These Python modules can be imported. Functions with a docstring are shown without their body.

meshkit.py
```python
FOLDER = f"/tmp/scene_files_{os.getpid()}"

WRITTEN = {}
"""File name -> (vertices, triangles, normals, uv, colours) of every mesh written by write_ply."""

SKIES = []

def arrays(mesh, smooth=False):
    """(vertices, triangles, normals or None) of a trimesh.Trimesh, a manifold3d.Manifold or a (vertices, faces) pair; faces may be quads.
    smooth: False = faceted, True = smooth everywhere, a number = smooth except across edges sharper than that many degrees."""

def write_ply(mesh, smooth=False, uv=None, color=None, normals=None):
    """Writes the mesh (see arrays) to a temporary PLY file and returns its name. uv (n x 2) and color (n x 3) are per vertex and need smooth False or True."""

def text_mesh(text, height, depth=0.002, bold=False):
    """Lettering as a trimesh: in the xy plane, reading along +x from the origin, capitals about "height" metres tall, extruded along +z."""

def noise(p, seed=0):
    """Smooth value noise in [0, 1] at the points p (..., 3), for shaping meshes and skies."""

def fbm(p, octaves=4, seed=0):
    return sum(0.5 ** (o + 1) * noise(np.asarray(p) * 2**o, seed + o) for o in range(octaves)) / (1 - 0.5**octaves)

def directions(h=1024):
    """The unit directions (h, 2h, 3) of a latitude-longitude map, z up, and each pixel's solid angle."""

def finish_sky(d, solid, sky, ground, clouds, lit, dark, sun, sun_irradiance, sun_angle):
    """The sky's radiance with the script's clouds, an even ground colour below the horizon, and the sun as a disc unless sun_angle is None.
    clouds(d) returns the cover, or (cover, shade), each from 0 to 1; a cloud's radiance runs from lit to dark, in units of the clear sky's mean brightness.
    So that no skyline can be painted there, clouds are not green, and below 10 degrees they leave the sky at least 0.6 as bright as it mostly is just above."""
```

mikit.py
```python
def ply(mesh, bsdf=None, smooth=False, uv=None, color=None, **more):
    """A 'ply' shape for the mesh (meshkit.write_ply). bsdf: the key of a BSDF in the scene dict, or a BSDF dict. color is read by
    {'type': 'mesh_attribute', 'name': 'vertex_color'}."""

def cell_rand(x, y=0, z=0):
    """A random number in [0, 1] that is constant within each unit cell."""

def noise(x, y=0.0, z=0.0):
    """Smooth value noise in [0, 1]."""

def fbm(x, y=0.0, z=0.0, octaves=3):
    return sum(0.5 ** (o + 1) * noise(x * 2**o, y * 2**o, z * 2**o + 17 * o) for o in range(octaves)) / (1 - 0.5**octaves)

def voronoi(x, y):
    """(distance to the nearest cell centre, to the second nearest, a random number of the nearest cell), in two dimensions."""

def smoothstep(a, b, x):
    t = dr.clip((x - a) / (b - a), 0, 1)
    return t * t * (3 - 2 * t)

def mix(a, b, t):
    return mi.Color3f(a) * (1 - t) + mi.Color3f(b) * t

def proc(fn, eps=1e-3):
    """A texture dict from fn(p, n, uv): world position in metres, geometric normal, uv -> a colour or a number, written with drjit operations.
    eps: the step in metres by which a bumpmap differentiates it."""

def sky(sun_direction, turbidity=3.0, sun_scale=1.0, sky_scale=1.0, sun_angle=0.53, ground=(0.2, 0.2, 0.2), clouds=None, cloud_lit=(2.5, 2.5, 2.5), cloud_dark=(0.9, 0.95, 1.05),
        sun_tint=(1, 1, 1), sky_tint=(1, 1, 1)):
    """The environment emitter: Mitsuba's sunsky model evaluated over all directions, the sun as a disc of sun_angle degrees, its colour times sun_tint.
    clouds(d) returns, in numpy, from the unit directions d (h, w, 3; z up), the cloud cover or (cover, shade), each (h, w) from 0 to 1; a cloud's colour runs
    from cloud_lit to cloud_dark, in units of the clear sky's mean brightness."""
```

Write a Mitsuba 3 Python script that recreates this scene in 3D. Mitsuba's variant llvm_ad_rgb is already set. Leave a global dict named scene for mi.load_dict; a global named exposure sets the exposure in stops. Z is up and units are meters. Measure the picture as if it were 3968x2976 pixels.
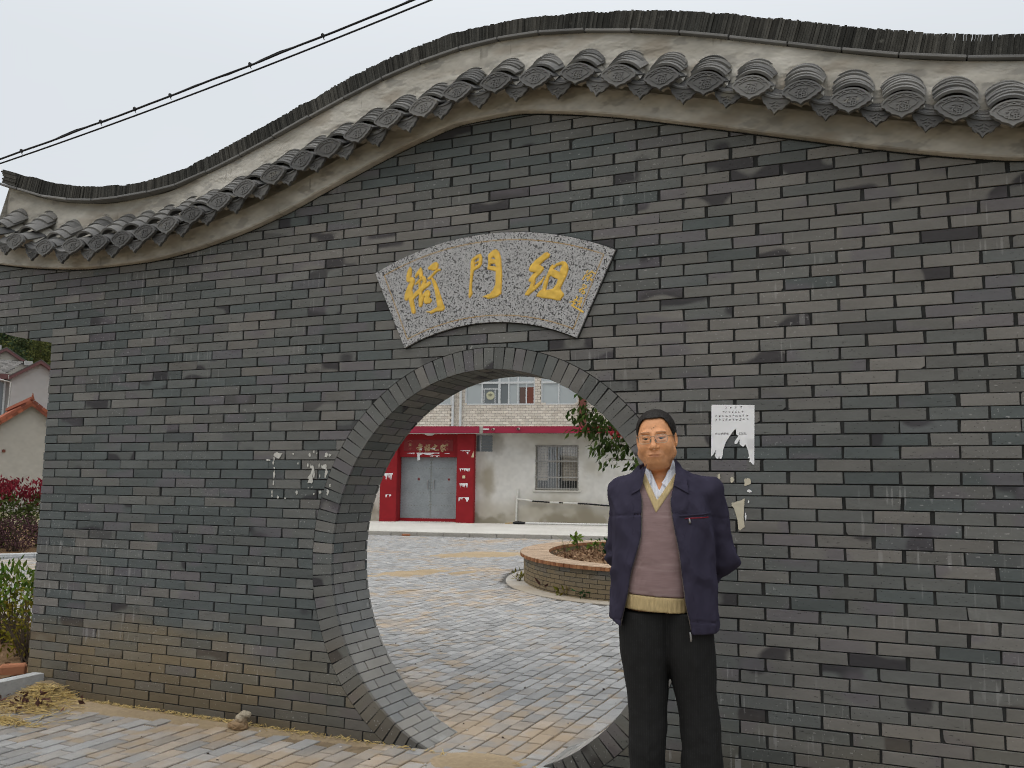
import math, random
import numpy as np, trimesh, shapely
import drjit as dr
import mitsuba as mi
import mikit, meshkit
from shapely.geometry import Polygon, box as sbox, Point
from shapely import affinity
from scipy.spatial import Delaunay

rng = np.random.default_rng(7)
random.seed(7)
scene, labels = {}, {}
T4 = mi.ScalarTransform4f

# ------------------------------------------------------------------ camera, sky, exposure
CAM = np.array([0.0, -4.492, 1.447])
CF = np.array([-0.39748, 0.91025, 0.11602]); CF /= np.linalg.norm(CF)
CU = np.array([0.03505, -0.11128, 0.99317])
CR = np.cross(CF, CU); CR /= np.linalg.norm(CR); CU = np.cross(CR, CF)
scene['camera'] = {'type': 'perspective', 'fov': 60.086, 'fov_axis': 'x', 'near_clip': 0.05, 'far_clip': 6000.0,
                   'to_world': T4().look_at(origin=CAM.tolist(), target=(CAM + CF).tolist(), up=CU.tolist())}
def overcast(d):
    s = np.clip(d[..., 2], 0, 1)
    f = 0.06 * (meshkit.fbm(d * 3.0, 4) - 0.5)
    t = np.clip((s - 0.40) / 0.60, 0, 1); t = t * t * (3 - 2 * t)
    return np.ones(s.shape), np.clip(0.97 - 0.97 * t + f, 0, 1)
scene['sky'] = mikit.sky([-0.25, -0.55, 0.8], turbidity=3, sun_scale=0.13, sun_angle=45, clouds=overcast,
                         cloud_lit=(4.3, 4.35, 4.4), cloud_dark=(1.86, 1.97, 2.08), sun_tint=(0.95, 1.0, 1.08), ground=(0.3, 0.28, 0.25))
exposure = 1.95

def project(P):
    q = np.asarray(P, float) - CAM
    w = np.maximum(q @ CF, 1e-3)
    return 512 + 885.3 * (q @ CR) / w, 384 - 885.3 * (q @ CU) / w, q @ CF

# ------------------------------------------------------------------ helpers
USED = {}
def numbered(base):
    n = USED.get(base, 0); USED[base] = n + 1
    return base if n == 0 else f'{base}_{n:03d}'
def put(key, mesh, bsdf, smooth=False, uv=None, color=None, **lab):
    key = numbered(key)
    scene[key] = mikit.ply(mesh, bsdf, smooth, uv=uv, color=color)
    if lab: labels[key] = lab
    return key
def put_copy(key, src, m, **lab):
    key = numbered(key)
    d = {k: v for k, v in src.items()}
    d['to_world'] = T4(m.tolist())
    scene[key] = d
    if lab: labels[key] = lab
    return key
def thing(name, label, category, group=None):
    key = numbered(name)
    labels[key] = {'label': label, 'category': category}
    if group: labels[key]['group'] = group
    return key

class MB:
    """collects vertices, faces and per-vertex uv"""
    def __init__(s): s.v, s.f, s.uv, s.n = [], [], [], 0
    def add(s, v, f, uv=(0.5, 0.5)):
        v = np.asarray(v, float); f = np.asarray(f, int)
        if f.shape[1] == 4: f = np.vstack([f[:, [0, 1, 2]], f[:, [0, 2, 3]]])
        s.v.append(v); s.f.append(f + s.n); s.n += len(v)
        uv = np.asarray(uv, float)
        s.uv.append(np.broadcast_to(uv, (len(v), 2)) if uv.ndim == 1 else uv)
    def mesh(s): return (np.vstack(s.v), np.vstack(s.f))
    def put(s, key, bsdf, smooth=False, **lab):
        if not s.v: return None
        u = np.vstack(s.uv) if smooth in (False, True) else None
        return put(key, s.mesh(), bsdf, smooth, uv=u, **lab)

def poly_prism(poly, depth, inset=0.0, ch=0.0):
    """convex polygon (k,2) ccw -> prism: front at d=0 (chamfered), back at d=depth; returns v(u,v,d), f"""
    p = np.asarray(poly, float); k = len(p)
    if ch > 0:
        e = np.roll(p, -1, 0) - p; L = np.linalg.norm(e, axis=1, keepdims=True); e = e / np.maximum(L, 1e-9)
        nrm = np.stack([-e[:, 1], e[:, 0]], 1)
        q = []
        for i in range(k):
            n0, n1 = nrm[i - 1], nrm[i]
            den = 1 + n0 @ n1
            q.append(p[i] + ch * (n0 + n1) / max(den, 0.3))
        q = np.array(q)
        v = np.vstack([np.c_[q, np.zeros(k)], np.c_[p, np.full(k, ch)], np.c_[p, np.full(k, depth)]])
        rings = 3
    else:
        v = np.vstack([np.c_[p, np.zeros(k)], np.c_[p, np.full(k, depth)]]); rings = 2
    f = [[0, i, i + 1] for i in range(1, k - 1)]
    for r in range(rings - 1):
        for i in range(k):
            j = (i + 1) % k; a, b = r * k, (r + 1) * k
            f += [[a + i, b + i, b + j], [a + i, b + j, a + j]]
    return v, np.array(f)
def shp_prism(poly, depth):
    """any shapely polygon -> prism v(u,v,d), front at 0"""
    out_v, out_f, n = [], [], 0
    for g in getattr(poly, 'geoms', [poly]):
        if g.geom_type != 'Polygon' or g.area < 1e-7: continue
        m = trimesh.creation.extrude_polygon(g, depth, engine='earcut')
        out_v.append(np.array(m.vertices)); out_f.append(np.array(m.faces) + n); n += len(m.vertices)
    if not out_v: return None
    return np.vstack(out_v), np.vstack(out_f)
def wallmap(v, y0):           # (u,v,d) -> world in the brick wall's plane, front towards -y
    return np.stack([v[:, 0], y0 + v[:, 2], v[:, 1]], 1)
def box_v(x0, x1, y0, y1, z0, z1):
    v = np.array([[x, y, z] for x in (x0, x1) for y in (y0, y1) for z in (z0, z1)], float)
    f = np.array([[0, 1, 3], [0, 3, 2], [4, 6, 7], [4, 7, 5], [0, 4, 5], [0, 5, 1], [2, 3, 7], [2, 7, 6], [0, 2, 6], [0, 6, 4], [1, 5, 7], [1, 7, 3]])
    return v, f
def chbox(x0, x1, y0, y1, z0, z1, c=0.004):
    """box with all edges chamfered (hull)"""
    pts = []
    for x, sx in ((x0, 1), (x1, -1)):
        for y, sy in ((y0, 1), (y1, -1)):
            for z, sz in ((z0, 1), (z1, -1)):
                pts += [[x + sx * c, y + sy * c, z], [x + sx * c, y, z + sz * c], [x, y + sy * c, z + sz * c]]
    h = trimesh.convex.convex_hull(np.array(pts))
    return np.array(h.vertices), np.array(h.faces)
def tube(points, radii, sides=8, caps=True):
    p = np.asarray(points, float); r = np.broadcast_to(radii, (len(p),))
    t = np.gradient(p, axis=0); t /= np.linalg.norm(t, axis=1, keepdims=True) + 1e-12
    ref = np.array([0, 0, 1.0]) if np.mean(np.abs(t[:, 2])) < 0.8 else np.array([1.0, 0, 0])
    a = np.cross(t, ref); a /= np.linalg.norm(a, axis=1, keepdims=True) + 1e-12
    b = np.cross(t, a); an = np.arange(sides) * 2 * np.pi / sides
    v = p[:, None] + r[:, None, None] * (np.cos(an)[None, :, None] * a[:, None] + np.sin(an)[None, :, None] * b[:, None])
    i, j = np.meshgrid(np.arange(len(p) - 1), np.arange(sides), indexing='ij')
    q = np.stack([i * sides + j, i * sides + (j + 1) % sides, (i + 1) * sides + (j + 1) % sides, (i + 1) * sides + j], -1).reshape(-1, 4)
    v = v.reshape(-1, 3); f = np.vstack([q[:, [0, 1, 2]], q[:, [0, 2, 3]]])
    if caps:
        n = len(v); v = np.vstack([v, p[:1], p[-1:]])
        f = np.vstack([f, [[n, (k + 1) % sides, k] for k in range(sides)], [[n + 1, n - sides + k, n - sides + (k + 1) % sides] for k in range(sides)]])
    return v, f
def strokes(lines, widths, M, depth=0.002):
    """brush strokes: polylines buffered in 2-D, M maps points; returns shapely"""
    g = [shapely.LineString(l).buffer(w / 2, quad_segs=3) for l, w in zip(lines, widths)]
    return affinity.affine_transform(shapely.union_all(g), M)
def smooth_line(pts, n):
    p = np.asarray(pts, float); s = np.r_[0, np.cumsum(np.linalg.norm(np.diff(p, axis=0), axis=1))]
    from scipy.interpolate import PchipInterpolator
    t = np.linspace(0, s[-1], n)
    return PchipInterpolator(s, p)(t)
def ref(k): return {'type': 'ref', 'id': k}

# ------------------------------------------------------------------ materials
fbm, noise, sst, mix = mikit.fbm, mikit.noise, mikit.smoothstep, mikit.mix
def mat(key, fn, rough=0.85, spec=0.3, metallic=0.0, two=True, bump=None, bscale=1.0, eps=2e-3, **kw):
    col = mikit.proc(fn) if callable(fn) else {'type': 'rgb', 'value': list(fn)}
    b = {'type': 'principled', 'base_color': col, 'roughness': rough, 'specular': spec, **({'metallic': metallic} if metallic else {}), **kw}
    if bump is not None: b = {'type': 'bumpmap', 'arbitrary': mikit.proc(bump, eps), 'scale': bscale, 'bsdf': b}
    if two: b = {'type': 'twosided', 'bsdf': b}
    scene[key] = b
def noisy(c, amt=0.15, sc=8.0, fine=0.06, fsc=90.0):
    c = tuple(c)
    def fn(p, n, uv):
        k = 1 + amt * 2 * (fbm(p.x * sc, p.y * sc, p.z * sc) - 0.5) + fine * 2 * (noise(p.x * fsc, p.y * fsc, p.z * fsc) - 0.5)
        return mi.Color3f(*c) * k
    return fn
def toned(c, amt=0.35, sc=6.0, c2=None):
    """u of the uv: a tone per piece"""
    c = tuple(c); c2 = tuple(c2) if c2 else c
    def fn(p, n, uv):
        k = 1 - amt + 2 * amt * uv.x + 0.2 * (fbm(p.x * sc + uv.y * 40, p.y * sc, p.z * sc) - 0.5) + 0.12 * (noise(p.x * 110, p.y * 110, p.z * 110) - 0.5)
        return mix(c, c2, uv.y) * k
    return fn
def brick_col(p, n, uv):
    u, v = uv.x, uv.y
    c = mix((0.078, 0.091, 0.092), (0.150, 0.144, 0.135), u)
    c = c * (0.86 + 0.26 * mikit.cell_rand(v * 977.0, u * 313.0))
    g = fbm(p.x * 5 + v * 31, p.y * 5, p.z * 11 + v * 17)
    c = c * (0.84 + 0.32 * g) * (0.95 + 0.1 * noise(p.x * 150, p.y * 150, p.z * 150))
    c = mix(c, (0.024, 0.022, 0.027), sst(0.50, 0.66, noise(p.x * 8 + v * 90, p.y * 8, p.z * 10 + v * 50)) * sst(0.86, 0.93, v) * 0.85)
    c = mix(c, (0.112, 0.103, 0.118), sst(0.5, 0.7, noise(p.x * 6 + v * 51, p.y * 6, p.z * 7)) * sst(0.55, 0.7, mikit.cell_rand(v * 501.0)) * 0.6)
    mud = sst(0.62, 0.10, p.z + 0.5 * (fbm(p.x * 1.7, p.z * 2.4, 3.0) - 0.5)) * (0.25 + 0.75 * sst(-2.2, -4.6, p.x)) * (0.35 + 0.9 * mikit.cell_rand(v * 771.0))
    c = mix(c, (0.185, 0.142, 0.082), dr.clip(mud, 0, 0.85))
    grime = sst(0.34, 0.02, p.z + 0.25 * (fbm(p.x * 3.1, p.z * 4, 9.0) - 0.5))
    c = c * (1 - 0.35 * grime)
    lime = sst(0.80, 0.93, noise(p.x * 90, p.y * 20, p.z * 7)) * sst(0.55, 0.8, noise(p.x * 2.1, p.z * 2.3, 5.0)) * 0.4
    lime = lime + sst(0.885, 0.93, noise(p.x * 120, p.y * 60, p.z * 85)) * sst(0.45, 0.7, noise(p.x * 3.3, p.z * 3.1, 8.0)) * 0.6
    pit = sst(0.87, 0.93, noise(p.x * 75, p.y * 60, p.z * 130 + 7)) * sst(0.4, 0.7, noise(p.x * 2.3 + 9, p.z * 2.9, 3.0))
    c = mix(c, (0.30, 0.30, 0.30), dr.clip(lime, 0, 0.8))
    return c * (1 - 0.55 * pit)
def brick_bump(p, n, uv):
    return 0.0012 * fbm(p.x * 45, p.y * 45, p.z * 60) + 0.0016 * noise(p.x * 14, p.y * 14, p.z * 22)
mat('brick_mat', brick_col, rough=0.75, spec=0.35, bump=brick_bump)
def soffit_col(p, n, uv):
    low_pale = sst(1.25, 0.35, p.z + 0.3 * (fbm(p.x * 3, p.y * 5, p.z * 3) - 0.5))  # bricks grow paler towards the lower part of the ring, with an uneven edge
    c = mix(brick_col(p, n, uv) * 1.15, mix((0.17, 0.175, 0.175), (0.245, 0.235, 0.215), uv.x) * (0.8 + 0.4 * fbm(p.x * 9, p.y * 9, p.z * 9)), low_pale * 0.9)
    return mix(c, (0.33, 0.33, 0.32), sst(0.66, 0.8, fbm(p.x * 14, p.y * 16, p.z * 14)) * low_pale * 0.55)
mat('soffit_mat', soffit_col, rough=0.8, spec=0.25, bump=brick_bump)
mat('joint_mat', noisy((0.030, 0.031, 0.031), 0.35, 12), rough=0.9, spec=0.1)
def plaster_col(p, n, uv):
    g = fbm(p.x * 2.2, p.y * 2.2, p.z * 3.4, 4); h = fbm(p.x * 11, p.y * 11, p.z * 16, 4); k = fbm(p.x * 42, p.y * 42, p.z * 60)
    c = mix((0.355, 0.338, 0.30), (0.49, 0.472, 0.43), sst(0.3, 0.7, g)) * (0.66 + 0.46 * h + 0.22 * k)
    c = mix(c, (0.25, 0.205, 0.155), sst(0.60, 0.76, fbm(p.x * 3.6 + 7, p.y * 3, p.z * 6)) * 0.45)
    c = mix(c, (0.19, 0.185, 0.175), sst(0.60, 0.72, fbm(p.x * 8 + 3, p.y * 5, p.z * 13, 4)) * 0.5)
    st = sst(0.80, 0.93, noise(p.x * 46, p.y * 5, p.z * 6)) * sst(0.62, 0.8, noise(p.x * 5, p.z * 5, 2.0))
    return mix(c, (0.13, 0.118, 0.10), st * 0.5)
mat('plaster_mat', plaster_col, rough=0.9, spec=0.15, bump=lambda p, n, uv: 0.022 * fbm(p.x * 8, p.y * 8, p.z * 15, 4) + 0.004 * noise(p.x * 50, p.y * 50, p.z * 80), eps=3e-3)
def tile_col(p, n, uv):
    k = 0.55 + 0.7 * uv.x + 0.4 * (fbm(p.x * 9, p.y * 9, p.z * 9) - 0.5)
    c = mix((0.085, 0.086, 0.087), (0.165, 0.162, 0.156), uv.y) * k
    c = mix(c, (0.20, 0.19, 0.16), sst(0.7, 0.85, fbm(p.x * 21, p.y * 21, p.z * 21)) * 0.5)
    return mix(c, (0.17, 0.15, 0.085), sst(0.76, 0.86, fbm(p.x * 7 + 3, p.y * 7, p.z * 7)) * 0.4)
mat('tile_mat', tile_col, rough=0.62, spec=0.4)
def stack_col(p, n, uv):
    k = 0.55 + 0.9 * uv.x
    c = mix((0.033, 0.034, 0.032), (0.060, 0.058, 0.052), uv.y) * k
    c = c * (0.7 + 0.6 * fbm(p.x * 60, p.y * 60, p.z * 25))
    return mix(c, (0.15, 0.15, 0.135), sst(0.74, 0.9, fbm(p.x * 30, p.y * 30, p.z * 14)) * 0.5)
mat('stack_mat', stack_col, rough=0.9, spec=0.15)
def paver_col(p, n, uv):
    d = fbm(p.x * 0.8, p.y * 0.8, 4.0, 4)
    near = sst(2.4, 0.2, p.y) * 0.22
    t = sst(0.48, 0.78, d * (0.84 + 0.16 * sst(3.0, 0.5, p.y)) + near + 0.20 * (uv.y - 0.5))
    c = mix((0.252, 0.252, 0.249), (0.315, 0.258, 0.198), t * 0.85)
    c = c * (0.80 + 0.38 * uv.x) * (0.86 + 0.28 * fbm(p.x * 11, p.y * 11, 2.0)) * (0.95 + 0.1 * noise(p.x * 170, p.y * 170))
    return mix(c, (0.30, 0.225, 0.145), sst(0.62, 0.8, fbm(p.x * 7, p.y * 7, 8.0) + 0.18 * t) * 0.55)
mat('paver_mat', paver_col, rough=0.8, spec=0.25, bump=lambda p, n, uv: 0.0016 * fbm(p.x * 40, p.y * 40, p.z * 40))
mat('sand_mat', lambda p, n, uv: mix((0.22, 0.168, 0.105), (0.31, 0.245, 0.165), fbm(p.x * 3, p.y * 3, 1.0, 4)) * (0.78 + 0.44 * fbm(p.x * 70, p.y * 70, p.z * 70)), rough=0.95, spec=0.1)
def bed_col(p, n, uv):
    far = sst(1.5, 7.0, p.y)
    return mix((0.17, 0.13, 0.085), (0.085, 0.082, 0.078), far) * (0.75 + 0.5 * fbm(p.x * 30, p.y * 30, 1.0))
mat('sandbed_mat', bed_col, rough=0.95, spec=0.1)
mat('concrete_mat', lambda p, n, uv: mix((0.33, 0.32, 0.29), (0.42, 0.41, 0.385), fbm(p.x * 0.9, p.y * 0.9, 2.0, 4)) * (0.93 + 0.14 * fbm(p.x * 12, p.y * 12, p.z * 12)), rough=0.85, spec=0.2)
mat('kerb_mat', lambda p, n, uv: mix((0.25, 0.235, 0.205), (0.40, 0.385, 0.35), fbm(p.x * 3, p.y * 3, p.z * 5, 4)) * (0.8 + 0.4 * fbm(p.x * 40, p.y * 40, p.z * 40)), rough=0.85, spec=0.2)
mat('white_kerb_mat', lambda p, n, uv: mix((0.30, 0.31, 0.32), (0.44, 0.45, 0.45), fbm(p.x * 4, p.y * 4, p.z * 4, 4)) * (0.82 + 0.36 * fbm(p.x * 45, p.y * 45, p.z * 45)), rough=0.8, spec=0.25)
mat('soil_mat', lambda p, n, uv: mix((0.10, 0.062, 0.035), (0.22, 0.14, 0.08), fbm(p.x * 6, p.y * 6, p.z * 6, 4)) * (0.7 + 0.6 * fbm(p.x * 50, p.y * 50, p.z * 50)), rough=0.95, spec=0.1)
mat('earth_mat', lambda p, n, uv: mix((0.16, 0.13, 0.09), (0.20, 0.19, 0.12), fbm(p.x * 0.15, p.y * 0.15, 2.0, 4)) * (0.8 + 0.4 * fbm(p.x * 4, p.y * 4, 1.0)), rough=0.95, spec=0.1)
def granite_col(p, n, uv):
    a = noise(p.x * 130, p.z * 130, p.y * 130); b = noise(p.x * 190 + 9, p.z * 190, p.y * 150); d = noise(p.x * 160 + 40, p.z * 160, 3.0)
    c = mix((0.30, 0.30, 0.305), (0.44, 0.44, 0.445), a)
    c = mix(c, (0.14, 0.14, 0.145), sst(0.52, 0.68, b) * 0.6)
    return mix(c, (0.05, 0.05, 0.052), sst(0.66, 0.74, d))
mat('granite_mat', granite_col, rough=0.45, spec=0.5)
mat('gold_mat', lambda p, n, uv: mi.Color3f(0.66, 0.42, 0.06) * (0.82 + 0.36 * fbm(p.x * 45, p.z * 45, 1.0)), rough=0.42, spec=0.6, metallic=0.25,
    bump=lambda p, n, uv: 0.004 * fbm(p.x * 38, p.y * 38, p.z * 38), eps=2e-3)
mat('goldline_mat', (0.42, 0.24, 0.05), rough=0.6)
mat('paper_mat', lambda p, n, uv: mi.Color3f(0.78, 0.79, 0.81) * (0.9 + 0.16 * fbm(p.x * 14, p.y * 14, p.z * 14)) * (1 - 0.2 * sst(0.6, 0.75, fbm(p.x * 9 + 4, p.y * 9, p.z * 9))), rough=0.7, two=True)
mat('beige_paper_mat', lambda p, n, uv: mi.Color3f(0.50, 0.47, 0.37) * (0.9 + 0.2 * fbm(p.x * 40, p.y * 40, p.z * 40)), rough=0.8, two=True)
mat('grey_scrap_mat', lambda p, n, uv: mi.Color3f(0.46, 0.46, 0.43) * (0.9 + 0.2 * fbm(p.x * 40, p.y * 40, p.z * 40)), rough=0.8, two=True)
mat('ink_mat', (0.02, 0.02, 0.022), rough=0.8)
mat('cable_mat', (0.012, 0.012, 0.013), rough=0.6)
def leaf_mat(key, a, b, c3=None, trans=0.3):
    a, b = tuple(a), tuple(b)
    def fn(p, n, uv): return mix(a, b, uv.x) * (0.7 + 0.6 * uv.y)
    scene[key] = {'type': 'principledthin', 'base_color': mikit.proc(fn), 'roughness': 0.5, 'diff_trans': trans, 'eta': 1.4}
leaf_mat('tree_leaf_mat', (0.022, 0.042, 0.013), (0.070, 0.105, 0.028))
leaf_mat('redflower_mat', (0.32, 0.03, 0.04), (0.45, 0.06, 0.07))
leaf_mat('photinia_red_mat', (0.14, 0.014, 0.026), (0.25, 0.04, 0.05))
leaf_mat('photinia_green_mat', (0.05, 0.075, 0.02), (0.11, 0.13, 0.04))
leaf_mat('purple_leaf_mat', (0.055, 0.025, 0.032), (0.13, 0.075, 0.08))
leaf_mat('olive_leaf_mat', (0.10, 0.115, 0.015), (0.22, 0.17, 0.03))
leaf_mat('young_leaf_mat', (0.06, 0.13, 0.02), (0.15, 0.20, 0.045))
leaf_mat('dry_leaf_mat', (0.10, 0.05, 0.03), (0.36, 0.24, 0.15), trans=0.15)
leaf_mat('dark_leaf_mat', (0.05, 0.025, 0.022), (0.14, 0.075, 0.06), trans=0.1)
leaf_mat('straw_mat', (0.36, 0.25, 0.09), (0.55, 0.43, 0.20), trans=0.15)
leaf_mat('hill_leaf_mat', (0.035, 0.055, 0.030), (0.125, 0.130, 0.042))
leaf_mat('dark_plant_mat', (0.014, 0.045, 0.016), (0.04, 0.09, 0.035))
mat('bark_mat', noisy((0.075, 0.055, 0.038), 0.4, 20), rough=0.9)

def leaves(mb, P, size, dirs=None, wid=0.38, tone=None, droop=0.3, seed=0, mid=True):
    """pointed folded leaves at P; returns nothing, adds to mb"""
    g = np.random.default_rng(seed); n = len(P)
    d = g.normal(size=(n, 3)) if dirs is None else np.asarray(dirs, float) + g.normal(size=(n, 3)) * 0.35
    d[:, 2] -= droop; d /= np.linalg.norm(d, axis=1, keepdims=True)
    s = np.cross(d, g.normal(size=(n, 3))); s /= np.linalg.norm(s, axis=1, keepdims=True) + 1e-9
    u = np.cross(s, d)
    L = size * g.uniform(0.65, 1.25, n)[:, None]; W = L * wid
    a = P; b = P + d * L
    m1 = P + d * L * 0.45 + s * W * 0.5 + u * W * 0.16; m2 = P + d * L * 0.45 - s * W * 0.5 + u * W * 0.16
    c = P + d * L * 0.5
    v = np.stack([a, m1, b, m2, c], 1).reshape(-1, 3)
    i = np.arange(n)[:, None] * 5
    f = np.concatenate([i + [0, 1, 4], i + [1, 2, 4], i + [2, 3, 4], i + [3, 0, 4]], 0)
    t = g.uniform(0, 1, n) if tone is None else np.clip(tone + g.normal(size=n) * 0.15, 0, 1)
    uv = np.repeat(np.stack([t, g.uniform(0, 1, n)], 1), 5, 0)
    mb.add(v, f, uv)
# ------------------------------------------------------------------ ground, paving
def sheet(x0, x1, y0, y1, nx, ny, zf):
    X, Y = np.meshgrid(np.linspace(x0, x1, nx), np.linspace(y0, y1, ny), indexing='ij')
    v = np.stack([X, Y, zf(X, Y)], -1).reshape(-1, 3)
    i, j = np.meshgrid(np.arange(nx - 1), np.arange(ny - 1), indexing='ij'); a = i * ny + j
    q = np.stack([a, a + ny, a + ny + 1, a + 1], -1).reshape(-1, 4)
    return v, np.vstack([q[:, [0, 1, 2]], q[:, [0, 2, 3]]])
put('ground', sheet(-900, 900, -600, 2500, 2, 2, lambda X, Y: X * 0 - 0.05), 'earth_mat', kind='structure', label='bare earth ground reaching out beyond the paved yard')
# planter ellipse (used to keep pavers off its apron) and kerb line of the yard
PC, PTH, PA, PB, PH = np.array([-3.93, 9.68]), 0.329, 1.835, 3.108, 0.44
def pl_pt(t, k=0.0, s=1.0):
    a, b = (PA + k) * s, (PB + k) * s
    u, v = a * np.cos(t), b * np.sin(t)
    return np.stack([PC[0] + u * np.cos(PTH) - v * np.sin(PTH), PC[1] + u * np.sin(PTH) + v * np.cos(PTH)], -1)
def pl_rad(x, y, k=0.0):
    dx, dy = x - PC[0], y - PC[1]
    return np.hypot((dx * np.cos(PTH) + dy * np.sin(PTH)) / (PA + k), (-dx * np.sin(PTH) + dy * np.cos(PTH)) / (PB + k))
KD = np.array([np.cos(np.radians(12.2)), np.sin(np.radians(12.2))]); KP = np.array([-11.69, 18.85])
def kerb_y(x): return KP[1] + (x - KP[0]) * KD[1] / KD[0]
LQ, LA, LB = np.array([-15.4, 7.4]), np.array([0.5, 0.866]), np.array([-0.866, 0.5])   # far kerb on the left: a point, along it, away from the yard

put('pavement', sheet(-19, 9, -6, 24, 2, 2, lambda X, Y: X * 0 - 0.007), 'sandbed_mat', kind='structure', label='sandy bed of the paved yard in front of and behind the wall')
PX, PY = 0.106, 0.195
cand = []
for ix in range(int(-18 / PX), int(4 / PX)):
    x = (ix + 0.5) * PX
    off = 0.5 * PY * (ix % 2) + 0.012 * math.sin(ix * 1.7)
    for iy in range(int(-3.2 / PY), int(23 / PY)):
        y = iy * PY + off
        if y > kerb_y(x) - 0.12: continue
        if -0.16 < y < 0.5 and not (-2.75 < x < -1.45): continue
        q_ = np.array([x, y]) - LQ
        if q_ @ LB > -0.08 and q_ @ LA < 3.6: continue
        if x < -5.5 and -3 < y < 1.75: continue
        if y > 2 and pl_rad(x, y, 0.36) < 1: continue
        u, v, w = project([x, y, 0])
        if w < 0.8 or v > 980 or u < -320 or u > 1350: continue
        if y > 0.3 and not (290 < u < 760 or u < 130): continue
        area = PX * PY * 1.447 / w ** 3
        vis = (0 < u < 1024 and v < 768) and (y < 0 or 385 < u < 620 or u < 55)
        cand.append((-area if vis else 1.0 - area, x, y))
cand.sort()
def paver_mesh(x, y, g):
    w, l = PX / 2 - 0.0048, PY / 2 - 0.0058
    z = g.normal() * 0.0018; tx, ty = g.normal(size=2) * 0.010
    c = g.normal(size=(4, 2)) * 0.0014
    P = np.array([(-w, -l), (w, -l), (w, l), (-w, l)]) + c
    ra = g.normal() * 0.008; P = P @ np.array([[np.cos(ra), np.sin(ra)], [-np.sin(ra), np.cos(ra)]])
    v, f = poly_prism(P, 0.02, ch=0.0035)
    V = np.stack([x + v[:, 0], y + v[:, 1], z - v[:, 2] + tx * v[:, 0] + ty * v[:, 1]], 1)
    return V, f
field = MB()
for k, (_, x, y) in enumerate(cand):
    V, f = paver_mesh(x, y, rng); uv = (rng.uniform(), rng.uniform())
    if k < 300:
        m = MB(); m.add(V, f, uv); m.put('pavement__paver', 'paver_mat')
    else: field.add(V, f, uv)
field.put('pavement__paver_field', 'paver_mat', kind='stuff')

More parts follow.
